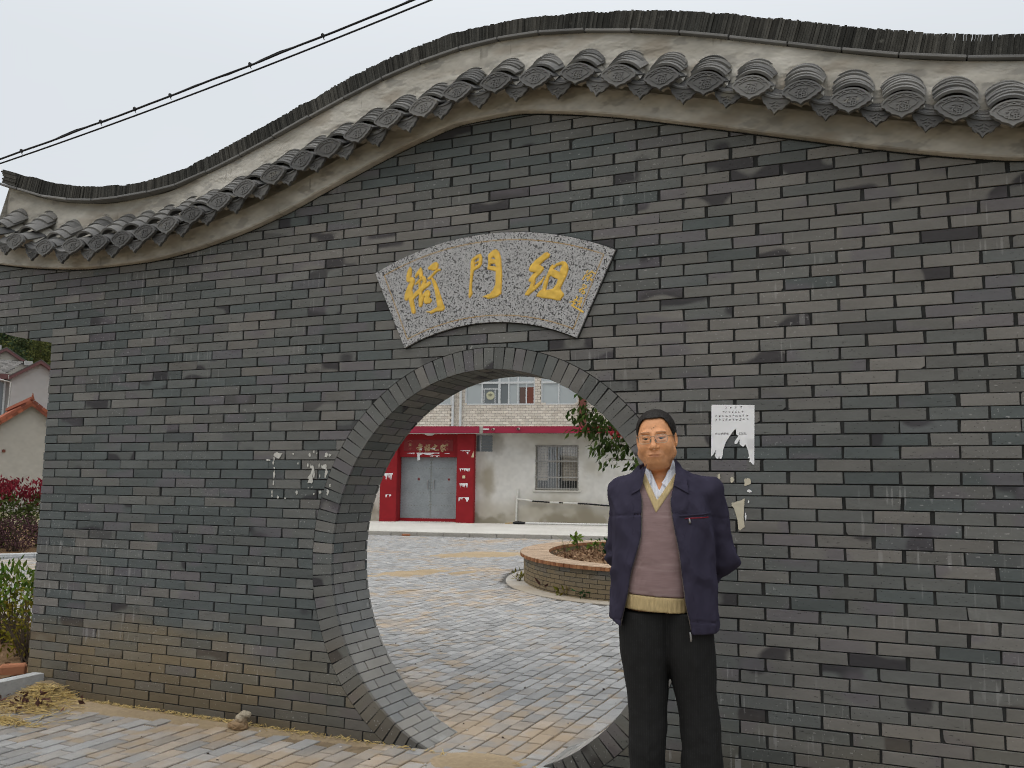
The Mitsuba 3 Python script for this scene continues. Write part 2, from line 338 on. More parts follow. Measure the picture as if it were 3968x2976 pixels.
# sand washed over the paving
def sand(key, x0, x1, y0, y1, mask, label, n=90, hi=0.007):
    def zf(X, Y):
        p = np.stack([X, Y, X * 0], -1)
        m = mask(X, Y)
        e = np.minimum(np.minimum(X - x0, x1 - X), np.minimum(Y - y0, y1 - Y)); e = np.clip(e / (0.15 * min(x1 - x0, y1 - y0)), 0, 1)
        z = -0.012 + (m * e) * (0.014 + hi) + 0.010 * (meshkit.fbm(p * 3.2 + 11, 3) - 0.5) + 0.006 * (meshkit.fbm(p * 21, 2) - 0.5)
        return np.maximum(z, -0.02)
    put(key, sheet(x0, x1, y0, y1, n, n, zf), 'sand_mat', True, kind='stuff', label=label, category='sand')
def blob(cx, cy, rx, ry, a=0.0):
    def m(X, Y):
        dx, dy = X - cx, Y - cy; u = dx * np.cos(a) + dy * np.sin(a); v = -dx * np.sin(a) + dy * np.cos(a)
        return np.clip(1.35 - np.hypot(u / rx, v / ry), 0, 1)
    return m
sand('sand_strip', -5.6, -1.7, -0.62, 0.02, lambda X, Y: np.clip((Y + 0.05 + 0.20 * np.clip((-3.6 - X) / 2, -0.45, 1) + 0.14) / 0.12, 0, 1), 'strip of brown sand lying along the foot of the wall', 160)
sand('sand_patch', -8.6, -6.4, 7.2, 10.4, blob(-7.55, 8.7, 0.5, 1.05, -0.25), 'tan sand patch on the pavers behind the arch, at the left jamb')
sand('sand_patch', -9.6, -6.9, 11.0, 15.4, blob(-8.3, 13.1, 0.85, 1.5, -0.5), 'long pale sand patch further back across the yard')
sand('sand_patch', -7.4, -6.3, 8.3, 10.1, blob(-6.86, 9.2, 0.2, 0.5, -0.1), 'small tan sand patch between the larger patch and the planter', 60)
sand('sand_patch', -2.75, -1.5, -0.7, 0.45, blob(-2.12, -0.1, 0.30, 0.22), 'thin brown sand lying in the arch threshold', 80)

# ------------------------------------------------------------------ the brick wall
HB, LBK, ZA, XA, TW = 0.059593, 0.25, 2.910, 0.256, 0.39
AC, AI, AO = np.array([-2.107, 1.0245]), np.array([1.017, 1.0875]), np.array([1.147, 1.2050])
JX = -5.619
W0, W1 = -9.0, 2.6
ZC = np.array([(-6.157, 3.072), (-5.656, 2.999), (-5.189, 2.964), (-4.752, 2.967), (-4.34, 3.002), (-3.952, 3.073), (-3.584, 3.171), (-3.234, 3.295), (-2.899, 3.413), (-2.578, 3.512), (-2.27, 3.58), (-1.974, 3.586), (-1.691, 3.545), (-1.42, 3.487), (-0.916, 3.349), (-0.454, 3.215), (-0.031, 3.093), (0.359, 2.995), (0.565, 2.955)])
from scipy.interpolate import PchipInterpolator
def curve(pts, right):
    p = np.array(pts)
    p = np.vstack([[[-9.2, p[0, 1] + 0.42], [-7.0, p[0, 1] + 0.16]], p, right])
    return PchipInterpolator(p[:, 0], p[:, 1])
zb = curve(ZC, [(0.9, 2.93), (1.4, 2.96), (2.0, 3.05), (2.8, 3.22)])
zs = curve([(-6.34, 3.735), (-6.247, 3.708), (-5.826, 3.567), (-5.53, 3.503), (-5.109, 3.459), (-4.67, 3.463), (-4.259, 3.536), (-3.87, 3.644), (-3.5, 3.764), (-3.146, 3.877), (-2.807, 3.971), (-2.482, 4.031), (-2.171, 4.059), (-1.872, 4.048), (-1.449, 3.986), (-1.183, 3.926), (-0.929, 3.858), (-0.686, 3.784), (-0.453, 3.709), (-0.231, 3.636), (-0.017, 3.57), (0.188, 3.514), (0.385, 3.471), (0.598, 3.433)], [(0.9, 3.40), (1.4, 3.43), (2.0, 3.52), (2.8, 3.70)])
zt = curve([(-6.272, 3.815), (-6.06, 3.761), (-5.75, 3.662), (-5.36, 3.58), (-4.903, 3.543), (-4.477, 3.585), (-4.077, 3.694), (-3.697, 3.814), (-3.333, 3.929), (-2.986, 4.039), (-2.652, 4.113), (-2.332, 4.155), (-2.026, 4.157), (-1.733, 4.133), (-1.453, 4.094), (-1.185, 4.045), (-0.929, 3.982), (-0.685, 3.91), (-0.451, 3.837), (-0.228, 3.763), (-0.013, 3.695), (0.193, 3.634), (0.391, 3.583), (0.604, 3.545)], [(0.9, 3.51), (1.4, 3.54), (2.0, 3.63), (2.8, 3.82)])
xs = np.linspace(W0, W1, 240)
outline = Polygon([(W0, -0.1), (W1, -0.1)] + [(x, float(zb(x)) + 0.06) for x in xs[::-1]])
def ell(a, b, n=160): t = np.linspace(0, 2 * np.pi, n, endpoint=False); return Polygon(np.stack([AC[0] + a * np.cos(t), AC[1] + b * np.sin(t)], 1))
LINT = [(JX, 2.451), (-5.81, 2.4805), (-6.005, 2.5167), (-6.178, 2.556), (-6.45, 2.63), (-6.75, 2.69), (-7.05, 2.72)]
side_open = Polygon([(JX, -0.2)] + LINT + [(-7.05, -0.2)])
outline2 = Polygon([(W0, -0.1), (W1, -0.1)] + [(x, float(zb(x)) - 0.007) for x in xs[::-1]])
face = outline2.difference(side_open).difference(ell(AO[0] + 0.005, AO[1] + 0.005))
wall = thing('brick_wall', 'grey brick garden wall with a round moon gate and a curved tile coping', 'wall')
core = outline.difference(side_open.buffer(0.004)).difference(ell(AI[0] + 0.008, AI[1] + 0.008))
v, f = shp_prism(core, TW - 0.012)
put(wall + '__mortar', (wallmap(v, 0.008), f), 'joint_mat', label='dark recessed mortar joints of the wall')

def tone_at(x, z, g):
    a = meshkit.noise(np.array([x * 0.75, z * 1.5, 3.3])); b = meshkit.noise(np.array([x * 2.1 + 5, z * 4.2, 1.0]))
    t = 0.62 * a + 0.28 * b + 0.22 * g.normal() * 0.9
    t = (t - 0.42) * 1.5 + 0.40
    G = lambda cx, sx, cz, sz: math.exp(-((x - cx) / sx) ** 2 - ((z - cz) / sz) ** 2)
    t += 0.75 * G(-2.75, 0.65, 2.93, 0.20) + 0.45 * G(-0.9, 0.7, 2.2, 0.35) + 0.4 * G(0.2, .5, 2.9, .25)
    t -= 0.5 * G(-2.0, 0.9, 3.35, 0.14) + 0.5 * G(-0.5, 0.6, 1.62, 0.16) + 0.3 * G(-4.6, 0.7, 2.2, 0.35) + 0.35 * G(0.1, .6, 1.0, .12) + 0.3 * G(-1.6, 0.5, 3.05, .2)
    return float(np.clip(t, 0, 1))
bricks = []
for r in range(-16, 51):
    z1 = ZA - HB * (r - 1); z0 = z1 - HB
    for c in range(-40, 12):
        x0 = XA + (c + 0.5 * (r % 2)) * LBK; x1 = x0 + LBK
        if x1 < W0 or x0 > W1: continue
        xm = (x0 + x1) / 2; jv = 0.0030 + 0.0024 * np.clip((xm + 5.6) / 6, 0, 1); jh = 0.0027
        if x0 < JX - 0.01 < x1 - 0.01 and x0 < JX < x1: pass
        e = rng.normal(size=(4, 2)) * [0.0013, 0.0007]; dx = rng.normal() * 0.0022
        a, b = x0 + jv + dx + abs(rng.normal()) * 0.0012, x1 - jv + dx - abs(rng.normal()) * 0.0012
        P = np.array([(a, z0 + jh), (b, z0 + jh), (b, z1 - jh), (a, z1 - jh)]) + e
        if rng.uniform() < 0.07:      # a chipped corner
            k = rng.integers(4); q = P[k]; pa, pb = P[k - 1], P[(k + 1) % 4]
            s1, s2 = rng.uniform(0.004, 0.02), rng.uniform(0.004, 0.014)
            q1 = q + (pa - q) / np.linalg.norm(pa - q) * s1; q2 = q + (pb - q) / np.linalg.norm(pb - q) * s2
            P = np.insert(np.delete(P, k, 0), k, [q1, q2], 0)
        pg = Polygon(P)
        if not face.contains(pg):
            pg2 = pg.intersection(face)
            if pg2.is_empty or pg2.area < 2e-4: continue
            v, f = shp_prism(pg2.buffer(-0.0008), 0.02) or (None, None)
            if v is None: continue
        else: v, f = poly_prism(P, 0.02, ch=0.0017)
        d = rng.normal() * 0.0011; tx, tz = rng.normal(size=2) * [0.006, 0.012]
        V = wallmap(v, d); V[:, 1] += tx * (V[:, 0] - xm) + tz * (V[:, 2] - (z0 + z1) / 2)
        u_, v_, w_ = project([xm, 0, (z0 + z1) / 2])
        inside = 0 < u_ < 1024 and 0 < v_ < 768 and not (610 < u_ < 735 and v_ > 440)
        bricks.append((w_ if inside else 99 + w_, V, f, (tone_at(xm, z0, rng), rng.uniform())))
bricks.sort(key=lambda b: b[0])
fieldb = MB()
for k, (_, V, f, uv) in enumerate(bricks):
    if k < 300:
        m = MB(); m.add(V, f, uv); m.put(wall + '__brick', 'brick_mat')
    else: fieldb.add(V, f, uv)
fieldb.put(wall + '__brick_field', 'brick_mat', kind='stuff')

# voussoir ring and soffit bricks
mid = (AI + AO) / 2
tt = np.linspace(-np.pi / 2, 1.5 * np.pi, 4000); pp = np.stack([AC[0] + AO[0] * np.cos(tt), AC[1] + AO[1] * np.sin(tt)], 1)
al = np.r_[0, np.cumsum(np.linalg.norm(np.diff(pp, axis=0), axis=1))]
nv = int(round(al[-1] / 0.0665)); cuts = np.interp(np.arange(nv + 1) * al[-1] / nv, al, tt)
def ep(t, A): return np.array([AC[0] + A[0] * math.cos(t), AC[1] + A[1] * math.sin(t)])
gline = sbox(-9, 0.001, 9, 9)
for i in range(nv):
    t0, t1 = cuts[i], cuts[i + 1]; w = t1 - t0
    ji, jo = 0.0034 / 1.05 + abs(rng.normal()) * 0.001, 0.0062 / 1.2 + abs(rng.normal()) * 0.001
    P = np.array([ep(t0 + ji, AI + 0.001), ep(t0 + jo, AO - 0.001), ep(t1 - jo, AO - 0.001), ep(t1 - ji, AI + 0.001)])[::-1]
    if P[:, 1].max() < 0.012: continue
    uv = (float(np.clip(rng.normal(0.55, 0.22), 0, 1)), rng.uniform())
    pg = Polygon(P)
    if P[:, 1].min() < 0: v, f = shp_prism(pg.intersection(gline), 0.024)
    else: v, f = poly_prism(P, 0.024, ch=0.003)
    m = MB(); m.add(wallmap(v, -0.0015 + rng.normal() * 0.001), f, uv); m.put(wall + '__arch_brick', 'brick_mat')
    spans = [(0.023, 0.243), (0.250, TW)] if i % 2 else [(0.023, 0.118), (0.125, 0.365), (0.372, TW)]
    for (ya, yb) in spans:
        j = 0.0026
        Q = np.array([ep(t0 + j, AI), ep(t1 - j, AI), ep(t1 - j, AI + 0.02), ep(t0 + j, AI + 0.02)])
        if Q[:, 1].max() < 0.02: continue
        o = rng.normal() * 0.0012
        V = np.array([[q[0], y, max(q[1], -0.02)] for y in (ya + rng.uniform(0, .002), yb - rng.uniform(0, .002)) for q in Q])
        F = np.array([[0, 1, 5, 4], [1, 2, 6, 5], [2, 3, 7, 6], [3, 0, 4, 7], [3, 2, 1, 0], [4, 5, 6, 7]])
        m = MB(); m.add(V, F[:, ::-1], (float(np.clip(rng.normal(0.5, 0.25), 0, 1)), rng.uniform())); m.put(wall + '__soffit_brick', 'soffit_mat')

# coping: mortar band, tiles, plastered ridge, flat tile course, tiles on edge
def sweep(x0, x1, prof, n):
    X = np.linspace(x0, x1, n); V = []
    for x in X: V.append([[x, y, z] for y, z in prof(x)])
    V = np.array(V); k = V.shape[1]; F = []
    for i in range(n - 1):
        for j in range(k):
            a, b = i * k + j, i * k + (j + 1) % k
            F.append([a, a + k, b + k, b])
    F = np.array(F)
    caps = [[0, j + 1, j] for j in range(1, k - 1)] + [[(n - 1) * k, (n - 1) * k + j, (n - 1) * k + j + 1] for j in range(1, k - 1)]
    return V.reshape(-1, 3), np.vstack([F[:, [0, 1, 2]], F[:, [0, 2, 3]], caps])
def wob(x, s): return 0.006 * (float(meshkit.fbm(np.array([x * 3.1, s, 0.3]))) - 0.5)
put(wall + '__eave_band', sweep(W0, W1, lambda x: [(-0.038, zb(x) + 0.003 + wob(x, 1)), (-0.046, zb(x) + 0.010), (-0.052 + wob(x, 2), zb(x) + 0.135), (0.2, zb(x) + 0.20), (TW + 0.06, zb(x) + 0.135), (TW + 0.058, zb(x) + 0.012), (0.2, zb(x) + 0.004)], 260), 'plaster_mat', 30, label='smooth mortar band under the eave tiles')
RX0 = -6.285
def bk(x): t = min(max((-4.2 - x) / 0.9, 0.0), 1.0); return 0.05 * t * t * (3 - 2 * t)
put(wall + '__ridge_plaster', sweep(RX0, W1, lambda x: [(-0.055, zb(x) + 0.137), (-0.035 + bk(x), zb(x) + 0.15), (-0.02 + wob(x, 4) + bk(x), zb(x) + 0.20), (-0.0 + 2 * wob(x, 5) + bk(x), zb(x) + 0.25), (0.008 + 3 * wob(x * 2, 3) + bk(x), zs(x) - 0.05), (0.008 + bk(x), zs(x)), (0.37, zs(x)), (0.37, zb(x) + 0.29), (TW + 0.055, zb(x) + 0.137), (0.2, zb(x) + 0.10)], 300), 'plaster_mat', 40, label='rough plaster face between the eave tiles and the ridge')
m = MB()
DISC = [(-6.14, 3.25), (-5.821, 3.175), (-5.537, 3.105), (-5.228, 3.081), (-5.006, 3.082), (-4.796, 3.09), (-4.580, 3.110), (-4.374, 3.138), (-4.18, 3.189), (-3.965, 3.252), (-3.758, 3.307), (-3.543, 3.37), (-3.334, 3.434), (-3.137, 3.489), (-2.925, 3.548), (-2.7, 3.595), (-2.476, 3.638), (-2.248, 3.693), (-2.003, 3.705), (-1.764, 3.693), (-1.513, 3.670), (-1.28, 3.614), (-1.051, 3.558), (-0.825, 3.493), (-0.597, 3.430), (-0.362, 3.358), (-0.14, 3.287), (0.081, 3.226), (0.303, 3.168), (0.522, 3.110), (0.75, 3.08), (0.98, 3.075), (1.21, 3.08), (1.45, 3.10)]
def arc_tile(R, half, L, th, up=1, na=10):
    """arc tile along +y from y=0; crown at z=0 for up=1, trough at z=0 for up=-1"""
    a = np.linspace(-half, half, na); V = []
    for y in (0, L):
        for r in (R, R - th) if up > 0 else (R, R + th):
            V += [[r * np.sin(t), y, up * (r * np.cos(t) - R)] for t in a]
    V = np.array(V); k = na; F = []
    def strip(A, B, fl):
        for i in range(k - 1):
            q = [A + i, A + i + 1, B + i + 1, B + i]; F.append(q[::-1] if fl else q)
    strip(0, 2 * k, up < 0); strip(k, 3 * k, up > 0); strip(0, k, up > 0); strip(2 * k, 3 * k, up < 0)
    for e in (0, k - 1):
        q = [e, e + k, e + 3 * k, e + 2 * k]; F.append(q if (e == 0) == (up > 0) else q[::-1])
    return V, np.array(F)
def rotx(a): c, s = math.cos(a), math.sin(a); return np.array([[1, 0, 0], [0, c, -s], [0, s, c]])
def roty(a): c, s = math.cos(a), math.sin(a); return np.array([[c, 0, s], [0, 1, 0], [-s, 0, c]])
def rotz(a): c, s = math.cos(a), math.sin(a); return np.array([[c, -s, 0], [s, c, 0], [0, 0, 1]])
RT, HT = 0.118, math.radians(52)
def cusp(w, top, low, arcR, up):
    """end plate outline (x,z): arc on top, scalloped point below"""
    t = np.linspace(-w, w, 13); a = np.sqrt(np.maximum(arcR ** 2 - t ** 2, 0)) - arcR
    topc = np.stack([t, top + (a if up else -a)], 1)
    e = topc[-1, 1]
    side = np.array([(0.98, 0.02), (0.93, 0.22), (0.80, 0.30), (0.72, 0.46), (0.55, 0.56), (0.46, 0.70), (0.28, 0.76), (0.14, 0.84), (0.0, 1.0)])
    r = np.stack([side[:, 0] * w, e + (low - e) * side[:, 1]], 1); l = r[::-1][1:] * [-1, 1]
    return np.vstack([topc[::-1], l[::-1] * 1.0][0:1] + [l[::-1], r[::-1]]) if False else np.vstack([topc, r, l])
FU = [([(-30, 34), (-12, 38)], 7), ([(-44, 14), (-14, 20), (-40, -18)], 8), ([(-26, 4), (-28, -40)], 8), ([(-14, -2), (-6, -10)], 7), ([(2, 36), (40, 40)], 7), ([(8, 24), (34, 27), (33, 12), (9, 10), (8, 24)], 6), ([(2, -2), (42, 2), (38, -38), (4, -40), (2, -2)], 6), ([(22, 0), (20, -38)], 6), ([(5, -20), (38, -18)], 6)]
def end_plate(up, w, top, low, R):
    pg = Polygon(cusp(w, top, low, R, up)).buffer(0)
    mb = []
    parts = [(pg, 0.0, 0.016), (pg.difference(pg.buffer(-0.009)), -0.005, 0.006)]
    inn = pg.buffer(-0.030).buffer(0.004)
    if up:
        parts.append((inn.buffer(0.004).difference(inn), -0.004, 0.005))
        s = 0.00062
        st = strokes([l for l, _ in FU], [x * 1.25 for _, x in FU], [s, 0, 0, s, 0.0, (top + low) / 2 - 0.004])
        parts.append((st, -0.005, 0.006))
        wv = shapely.union_all([Point(x, top - 0.018 - abs(x) ** 2 / (2 * R) * 1.0 + 0.004 * math.cos(x * 190)).buffer(0.0032, quad_segs=2) for x in np.linspace(-w * .72, w * .72, 30)])
        parts.append((wv, -0.004, 0.005))
    else:
        for k in (-1, 1):
            e1 = affinity.rotate(affinity.scale(Point(k * w * 0.52, (top + low) / 2 + 0.012).buffer(0.016), 1.1, 0.55), k * 28)
            parts.append((e1.difference(e1.buffer(-0.0045)), -0.005, 0.006))
            for q in range(3):
                z0 = (top + low) / 2 + 0.022 - q * 0.016
                parts.append((shapely.LineString([(k * 0.004, z0), (k * (0.018 + 0.006 * q), z0 - 0.010), (k * (0.035 + .004 * q), z0 - 0.006 * (1 - q))]).buffer(0.0024), -0.004, 0.005))
        parts.append((shapely.LineString([(0, top - 0.03), (0, low + 0.03)]).buffer(0.003), -0.004, 0.005))
    V, F, n = [], [], 0
    for g, y, d in parts:
        r = shp_prism(g, d)
        if r is None: continue
        V.append(wallmap(r[0], y)); F.append(r[1] + n); n += len(r[0])
    return np.vstack(V), np.vstack(F)
ev, ef = end_plate(True, 0.096, 0.0, -0.128, 0.112)
dv, df = end_plate(False, 0.093, -0.03, -0.118, 0.15)
cv, cf = arc_tile(RT, HT, 0.16, 0.0135)
nose_v, nose_f = arc_tile(RT - 0.004, HT, 0.16, 0.014)
tv, tf = arc_tile(0.15, math.radians(38), 0.15, 0.012, up=-1)
slope = math.radians(33)
for i, (dx, dz) in enumerate(DISC):
    g = np.random.default_rng(100 + i)
    lean = float((zb(dx + 0.1) - zb(dx - 0.1)) / 0.2)
    Ry = roty(-math.atan(lean) * 0.55 + g.normal() * 0.03)
    zc = dz + 0.062        # crown of the nose tile
    y0 = -0.185 + g.normal() * 0.005
    uv = (g.uniform(0.1, 0.9), g.uniform(0, 0.6))
    m = MB(); m.add(ev @ rotz(g.normal() * 0.05).T @ rotx(-0.10 + g.normal() * 0.05).T @ Ry.T + [dx, y0, zc], ef, uv); m.put(wall + '__end_tile', 'tile_mat', label='fan-shaped end tile bearing a raised good-fortune character')
    m = MB(); m.add(nose_v @ rotx(slope * 0.7).T @ Ry.T + [dx, y0 + 0.012, zc - 0.001], nose_f, uv); m.put(wall + '__cover_tile', 'tile_mat')
    steps = 6 if dx > -4.3 else 5
    for k in range(steps):
        fr = (k + 1) / steps
        sy, sz = 0.030 + 0.165 * fr, 0.016 + 0.148 * fr
        if steps == 5: sy, sz = 0.03 + 0.235 * fr, 0.022 + 0.215 * fr
        o = np.array([dx + g.normal() * 0.003, y0 + sy - 0.02, zc + sz + 0.002 + g.normal() * 0.002])
        L = rotx(slope)
        m = MB(); m.add(cv * [1 + g.normal() * .02, 1, 1] @ rotz(g.normal() * 0.03).T @ L.T @ (roty(g.normal() * 0.03)).T @ Ry.T + o, cf, (g.uniform(0.3, 1), g.uniform(0.2, 1))); m.put(wall + '__cover_tile', 'tile_mat')
    # drip tile and trough tiles between this column and the next
    if i + 1 < len(DISC):
        ex, ez = (dx + DISC[i + 1][0]) / 2, (dz + DISC[i + 1][1]) / 2
        Ry = roty(-math.atan(float((zb(ex + 0.1) - zb(ex - 0.1)) / 0.2)) * 0.55 + g.normal() * 0.03)
        o = np.array([ex, y0 + 0.03 + g.normal() * .005, ez + 0.008])
        m = MB(); m.add(dv @ rotx(-0.05 + g.normal() * 0.05).T @ Ry.T + o, df, (g.uniform(0.0, 0.6), g.uniform(0, 0.5))); m.put(wall + '__drip_tile', 'tile_mat', label='drip tile with a pointed ornamented lip')
        for k in range(3):
            q = o + [g.normal() * .003, 0.012 + 0.035 * k, -0.030 + 0.027 * k]
            m = MB(); m.add(tv @ rotx(slope).T @ Ry.T + q, tf, (g.uniform(0.2, 0.9), g.uniform(0.2, 0.8))); m.put(wall + '__trough_tile', 'tile_mat')
        # mortar lump bedding the cover column
        px = ex + g.uniform(-.03, .03)
# bedding mortar ridges under each column of cover tiles
mb = MB()
for i, (dx, dz) in enumerate(DISC):
    V, F = arc_tile(RT - 0.016, math.radians(60), 0.19, 0.08)
    mb.add(V @ rotx(math.radians(40)).T + [dx, -0.135, dz + 0.048], F)
mb.put(wall + '__bedding_mortar', 'plaster_mat', 40)
# flat tile course under the tiles on edge
x = RX0 - 0.07; g = np.random.default_rng(5)
while x < W1:
    L = 0.27 + g.normal() * 0.012; a = math.atan(float((zs(x + L) - zs(x)) / L)); c = x + L / 2
    w = L / math.cos(a)
    V, F = chbox(-w / 2 + 0.003, w / 2 - 0.003, -0.022 + g.normal() * .003, 0.395, 0.0, 0.016, 0.003)
    m = MB(); m.add(V @ roty(-a).T + [c, 0, float(zs(x) + zs(x + L)) / 2 + 0.001 + g.normal() * 0.001], F, (g.uniform(0.5, 1), g.uniform(0.3, 0.9))); m.put(wall + '__flat_tile', 'tile_mat')
    x += L
# tiles on edge
mb = MB(); x = RX0 + 0.17
while x < W1:
    th = 0.0118 + g.normal() * 0.0009; a = math.atan(float((zs(x + .05) - zs(x - .05)) / .1)) * 0.9 + g.normal() * 0.006
    if g.uniform() < 0.012: a += g.normal() * 0.03
    h = float(zt(x) - zs(x)) * math.cos(a) + g.normal() * 0.0016 + 0.004 * math.sin(x * 23) * (math.sin(x * 7) > 0.3) - 0.010
    V, F = box_v(-th / 2 * .96, th / 2 * .96, -0.006 + g.normal() * 0.0022, 0.37 + g.normal() * .004, 0, h)
    V[:, 2] += (V[:, 2] > 0.01) * (0.005 * np.cos(V[:, 1] * 9))
    mb.add(V @ roty(-a).T + [x, 0, float(zs(x)) + 0.017], F, (g.uniform(), 0.5 + 0.5 * math.sin(x * 9) * g.uniform()))
    x += th / math.cos(a)
V, F = sweep(RX0 + 0.17, W1, lambda x: [(0.012, zs(x) + 0.012), (0.012, zt(x) - 0.011), (0.355, zt(x) - 0.011), (0.355, zs(x) + 0.012)], 200); mb.add(V, F, (0.2, 0.2))
mb.put(wall + '__edge_tiles', 'stack_mat', kind='stuff', label='row of dark weathered tiles set on edge along the ridge')
for k in range(8):   # flat tiles closing the left end of the ridge
    V, F = chbox(RX0 - 0.0 + g.normal() * .006, RX0 + 0.165 + g.normal() * .004, -0.012 + g.normal() * .006, 0.38, 0, 0.0125, 0.002)
    a = math.atan(float((zs(RX0 + .15) - zs(RX0)) / .15)); V = V - [RX0 + .08, 0, 0]
    m = MB(); m.add(V @ roty(-a).T + [RX0 + .08, 0, float(zs(RX0 + .08)) + 0.018 + 0.0135 * k], F, (g.uniform(0.2, 1), g.uniform(0.4, 1))); m.put(wall + '__end_stack_tile', 'stack_mat')
# ------------------------------------------------------------------ fan-shaped stone sign
SC = np.array([-2.112, 1.107])
def sector(r0, r1, a0, a1, n=40, skew=0.0):
    t = np.radians(np.linspace(a0, a1, n))
    return Polygon(np.vstack([np.stack([SC[0] + r1 * np.cos(t), SC[1] + r1 * np.sin(t)], 1), np.stack([SC[0] + r0 * np.cos(t[::-1]), SC[1] + r0 * np.sin(t[::-1])], 1)]))
sign = thing('fan_sign', 'speckled granite sign shaped like an open fan with gold characters above the moon gate', 'sign')
fan = sector(1.268, 1.784, 65.0, 115.0)
v, f = shp_prism(fan, 0.03); put(sign + '__slab', (wallmap(v, -0.018), f), 'granite_mat')
gap = fan.buffer(0.006).difference(fan.buffer(0.0005)); v, f = shp_prism(gap, 0.02); put(sign + '__joint', (wallmap(v, -0.004), f), 'joint_mat')
ln = sector(1.305, 1.742, 66.6, 113.4); ln = ln.difference(ln.buffer(-0.0032)); v, f = shp_prism(ln, 0.003)
put(sign + '__border_line', (wallmap(v, -0.0195), f), 'goldline_mat', label='thin gold line following the edge of the sign')
# glyph units -> metres in the wall's plane (x, z)
M_C1 = [0.00027155, 6.57e-06, -2.221e-05, -0.00024335, -2.69452995, 2.84670799]
M_C2 = [0.00022624, 3.68e-06, -1.973e-05, -0.00020921, -2.29676386, 2.85457844]
M_C3 = [0.00021229, 1.66e-06, -1.826e-05, -0.0002024, -1.90518057, 2.80011818]
M_INS = [0.00018694, 5.8e-07, -1.471e-05, -0.00018084, -1.64238066, 2.6729802]
def char(key, polys, holes, M, label):
    g = shapely.union_all([Polygon(p).buffer(0) for p in polys])
    for h in holes: g = g.difference(Polygon(h).buffer(0))
    g = affinity.affine_transform(g, M).buffer(0.0022)
    V, F, n = [], [], 0
    for k, (ins, y, d) in enumerate([(0.0, -0.0200, 0.004), (0.0022, -0.0222, 0.004), (0.0048, -0.0240, 0.004)]):
        r = shp_prism(g.buffer(-ins), d)
        if r is None: continue
        V.append(wallmap(r[0], y)); F.append(r[1] + n); n += len(r[0])
    put(key, (np.vstack(V), np.vstack(F)), 'gold_mat', 30, label=label)
C1 = [[(250,410),(290,470),(285,620),(245,700),(240,785),(190,785),(165,740),(170,620),(200,500)],
 [(245,720),(285,665),(340,690),(362,740),(355,840),(310,930),(300,1000),(330,1090),(320,1150),(385,1500),(380,1550),(345,1570),(300,1550),(215,1160),(200,1230),(150,1245),(115,1210),(125,1100),(170,960),(220,850),(260,800)],
 [(515,425),(555,500),(565,640),(530,690),(490,680),(485,580),(420,650),(398,685),(382,650),(395,590),(450,510)],
 [(385,830),(440,760),(520,690),(560,720),(480,790),(400,850)], [(545,640),(600,640),(645,710),(655,780),(600,880),(560,890),(510,930),(575,760)],
 [(310,1190),(320,1130),(380,1040),(470,960),(600,860),(740,765),(770,820),(720,880),(600,970),(550,1030),(400,1150),(345,1215)], [(470,790),(505,790),(505,960),(475,960)],
 [(490,1080),(550,1030),(550,1130),(640,1010),(700,990),(740,1020),(750,1100),(720,1170),(660,1190),(610,1120),(545,1380),(500,1400),(475,1370),(470,1250)],
 [(640,1150),(720,1170),(770,1200),(790,1240),(750,1300),(640,1320),(605,1290),(605,1200)],
 [(700,440),(740,400),(830,320),(900,295),(955,350),(940,430),(890,490),(800,500),(790,480),(710,470)],
 [(690,695),(760,640),(860,530),(950,460),(1010,475),(1000,500),(930,520),(820,640),(750,720),(700,715)],
 [(775,680),(810,685),(885,780),(940,930),(1000,1120),(1060,1310),(1100,1400),(1090,1460),(1030,1490),(900,1500),(770,1565),(740,1530),(660,1520),(760,1510),(850,1450),(960,1390),(930,1380),(900,1180),(860,950),(800,760)]]
C2 = [[(350,470),(500,350),(600,320),(640,440),(630,600),(570,690),(410,780),(380,900),(350,1150),(345,1340),(365,1430),(320,1520),(280,1550),(270,1470),(290,1250),(320,850),(330,600)],
 [(820,340),(960,215),(1040,205),(1110,270),(1160,430),(1180,700),(1190,950),(1165,1420),(1050,1510),(900,1550),(800,1565),(760,1525),(665,1520),(720,1490),(850,1440),(950,1330),(1020,1180),(1030,790),(930,775),(800,745),(820,600)]]
H2 = [[(425,490),(550,410),(570,470),(560,510),(440,570),(425,560)], [(430,610),(520,560),(565,555),(530,620),(430,690)], [(895,420),(985,395),(1030,490),(900,470)], [(885,590),(1000,580),(1060,690),(850,660)]]
C3 = [[(215,690),(260,580),(400,430),(560,310),(660,220),(730,205),(805,260),(780,330),(640,430),(510,560),(620,620),(630,670),(560,770),(390,940),(390,1030),(340,1170),(560,1000),(660,870),(580,1050),(480,1170),(280,1340),(210,1400),(110,1400),(120,1350),(230,1200),(290,1040),(220,1010),(215,970),(330,820),(430,760),(350,750),(250,730)],
 [(605,1240),(640,1050),(740,820),(830,600),(890,550),(905,600),(990,520),(1150,460),(1240,480),(1300,580),(1310,680),(1270,830),(1180,1020),(1090,1200),(1110,1270),(1180,1350),(1185,1400),(1090,1530),(1000,1530),(850,1490),(600,1470),(440,1430),(470,1350),(550,1270)],
 [(750,1050),(790,990),(900,990),(950,1050),(890,1140),(830,1110)]]
H3 = [[(905,660),(1000,580),(1130,540),(1150,560),(1080,770),(990,720),(910,690)], [(830,850),(1040,950),(1000,1080),(890,1230),(700,1270),(690,1240),(740,1060),(780,900)]]
char(sign + '__character', C1, [], M_C1, 'first large gold character, at the left of the sign')
char(sign + '__character', C2, H2, M_C2, 'second large gold character, the gate-shaped one in the middle')
C3b = C3[:2]
g3 = shapely.union_all([Polygon(p).buffer(0) for p in C3b])
for h in H3: g3 = g3.difference(Polygon(h).buffer(0))
g3 = shapely.union_all([g3, Polygon(C3[2])])
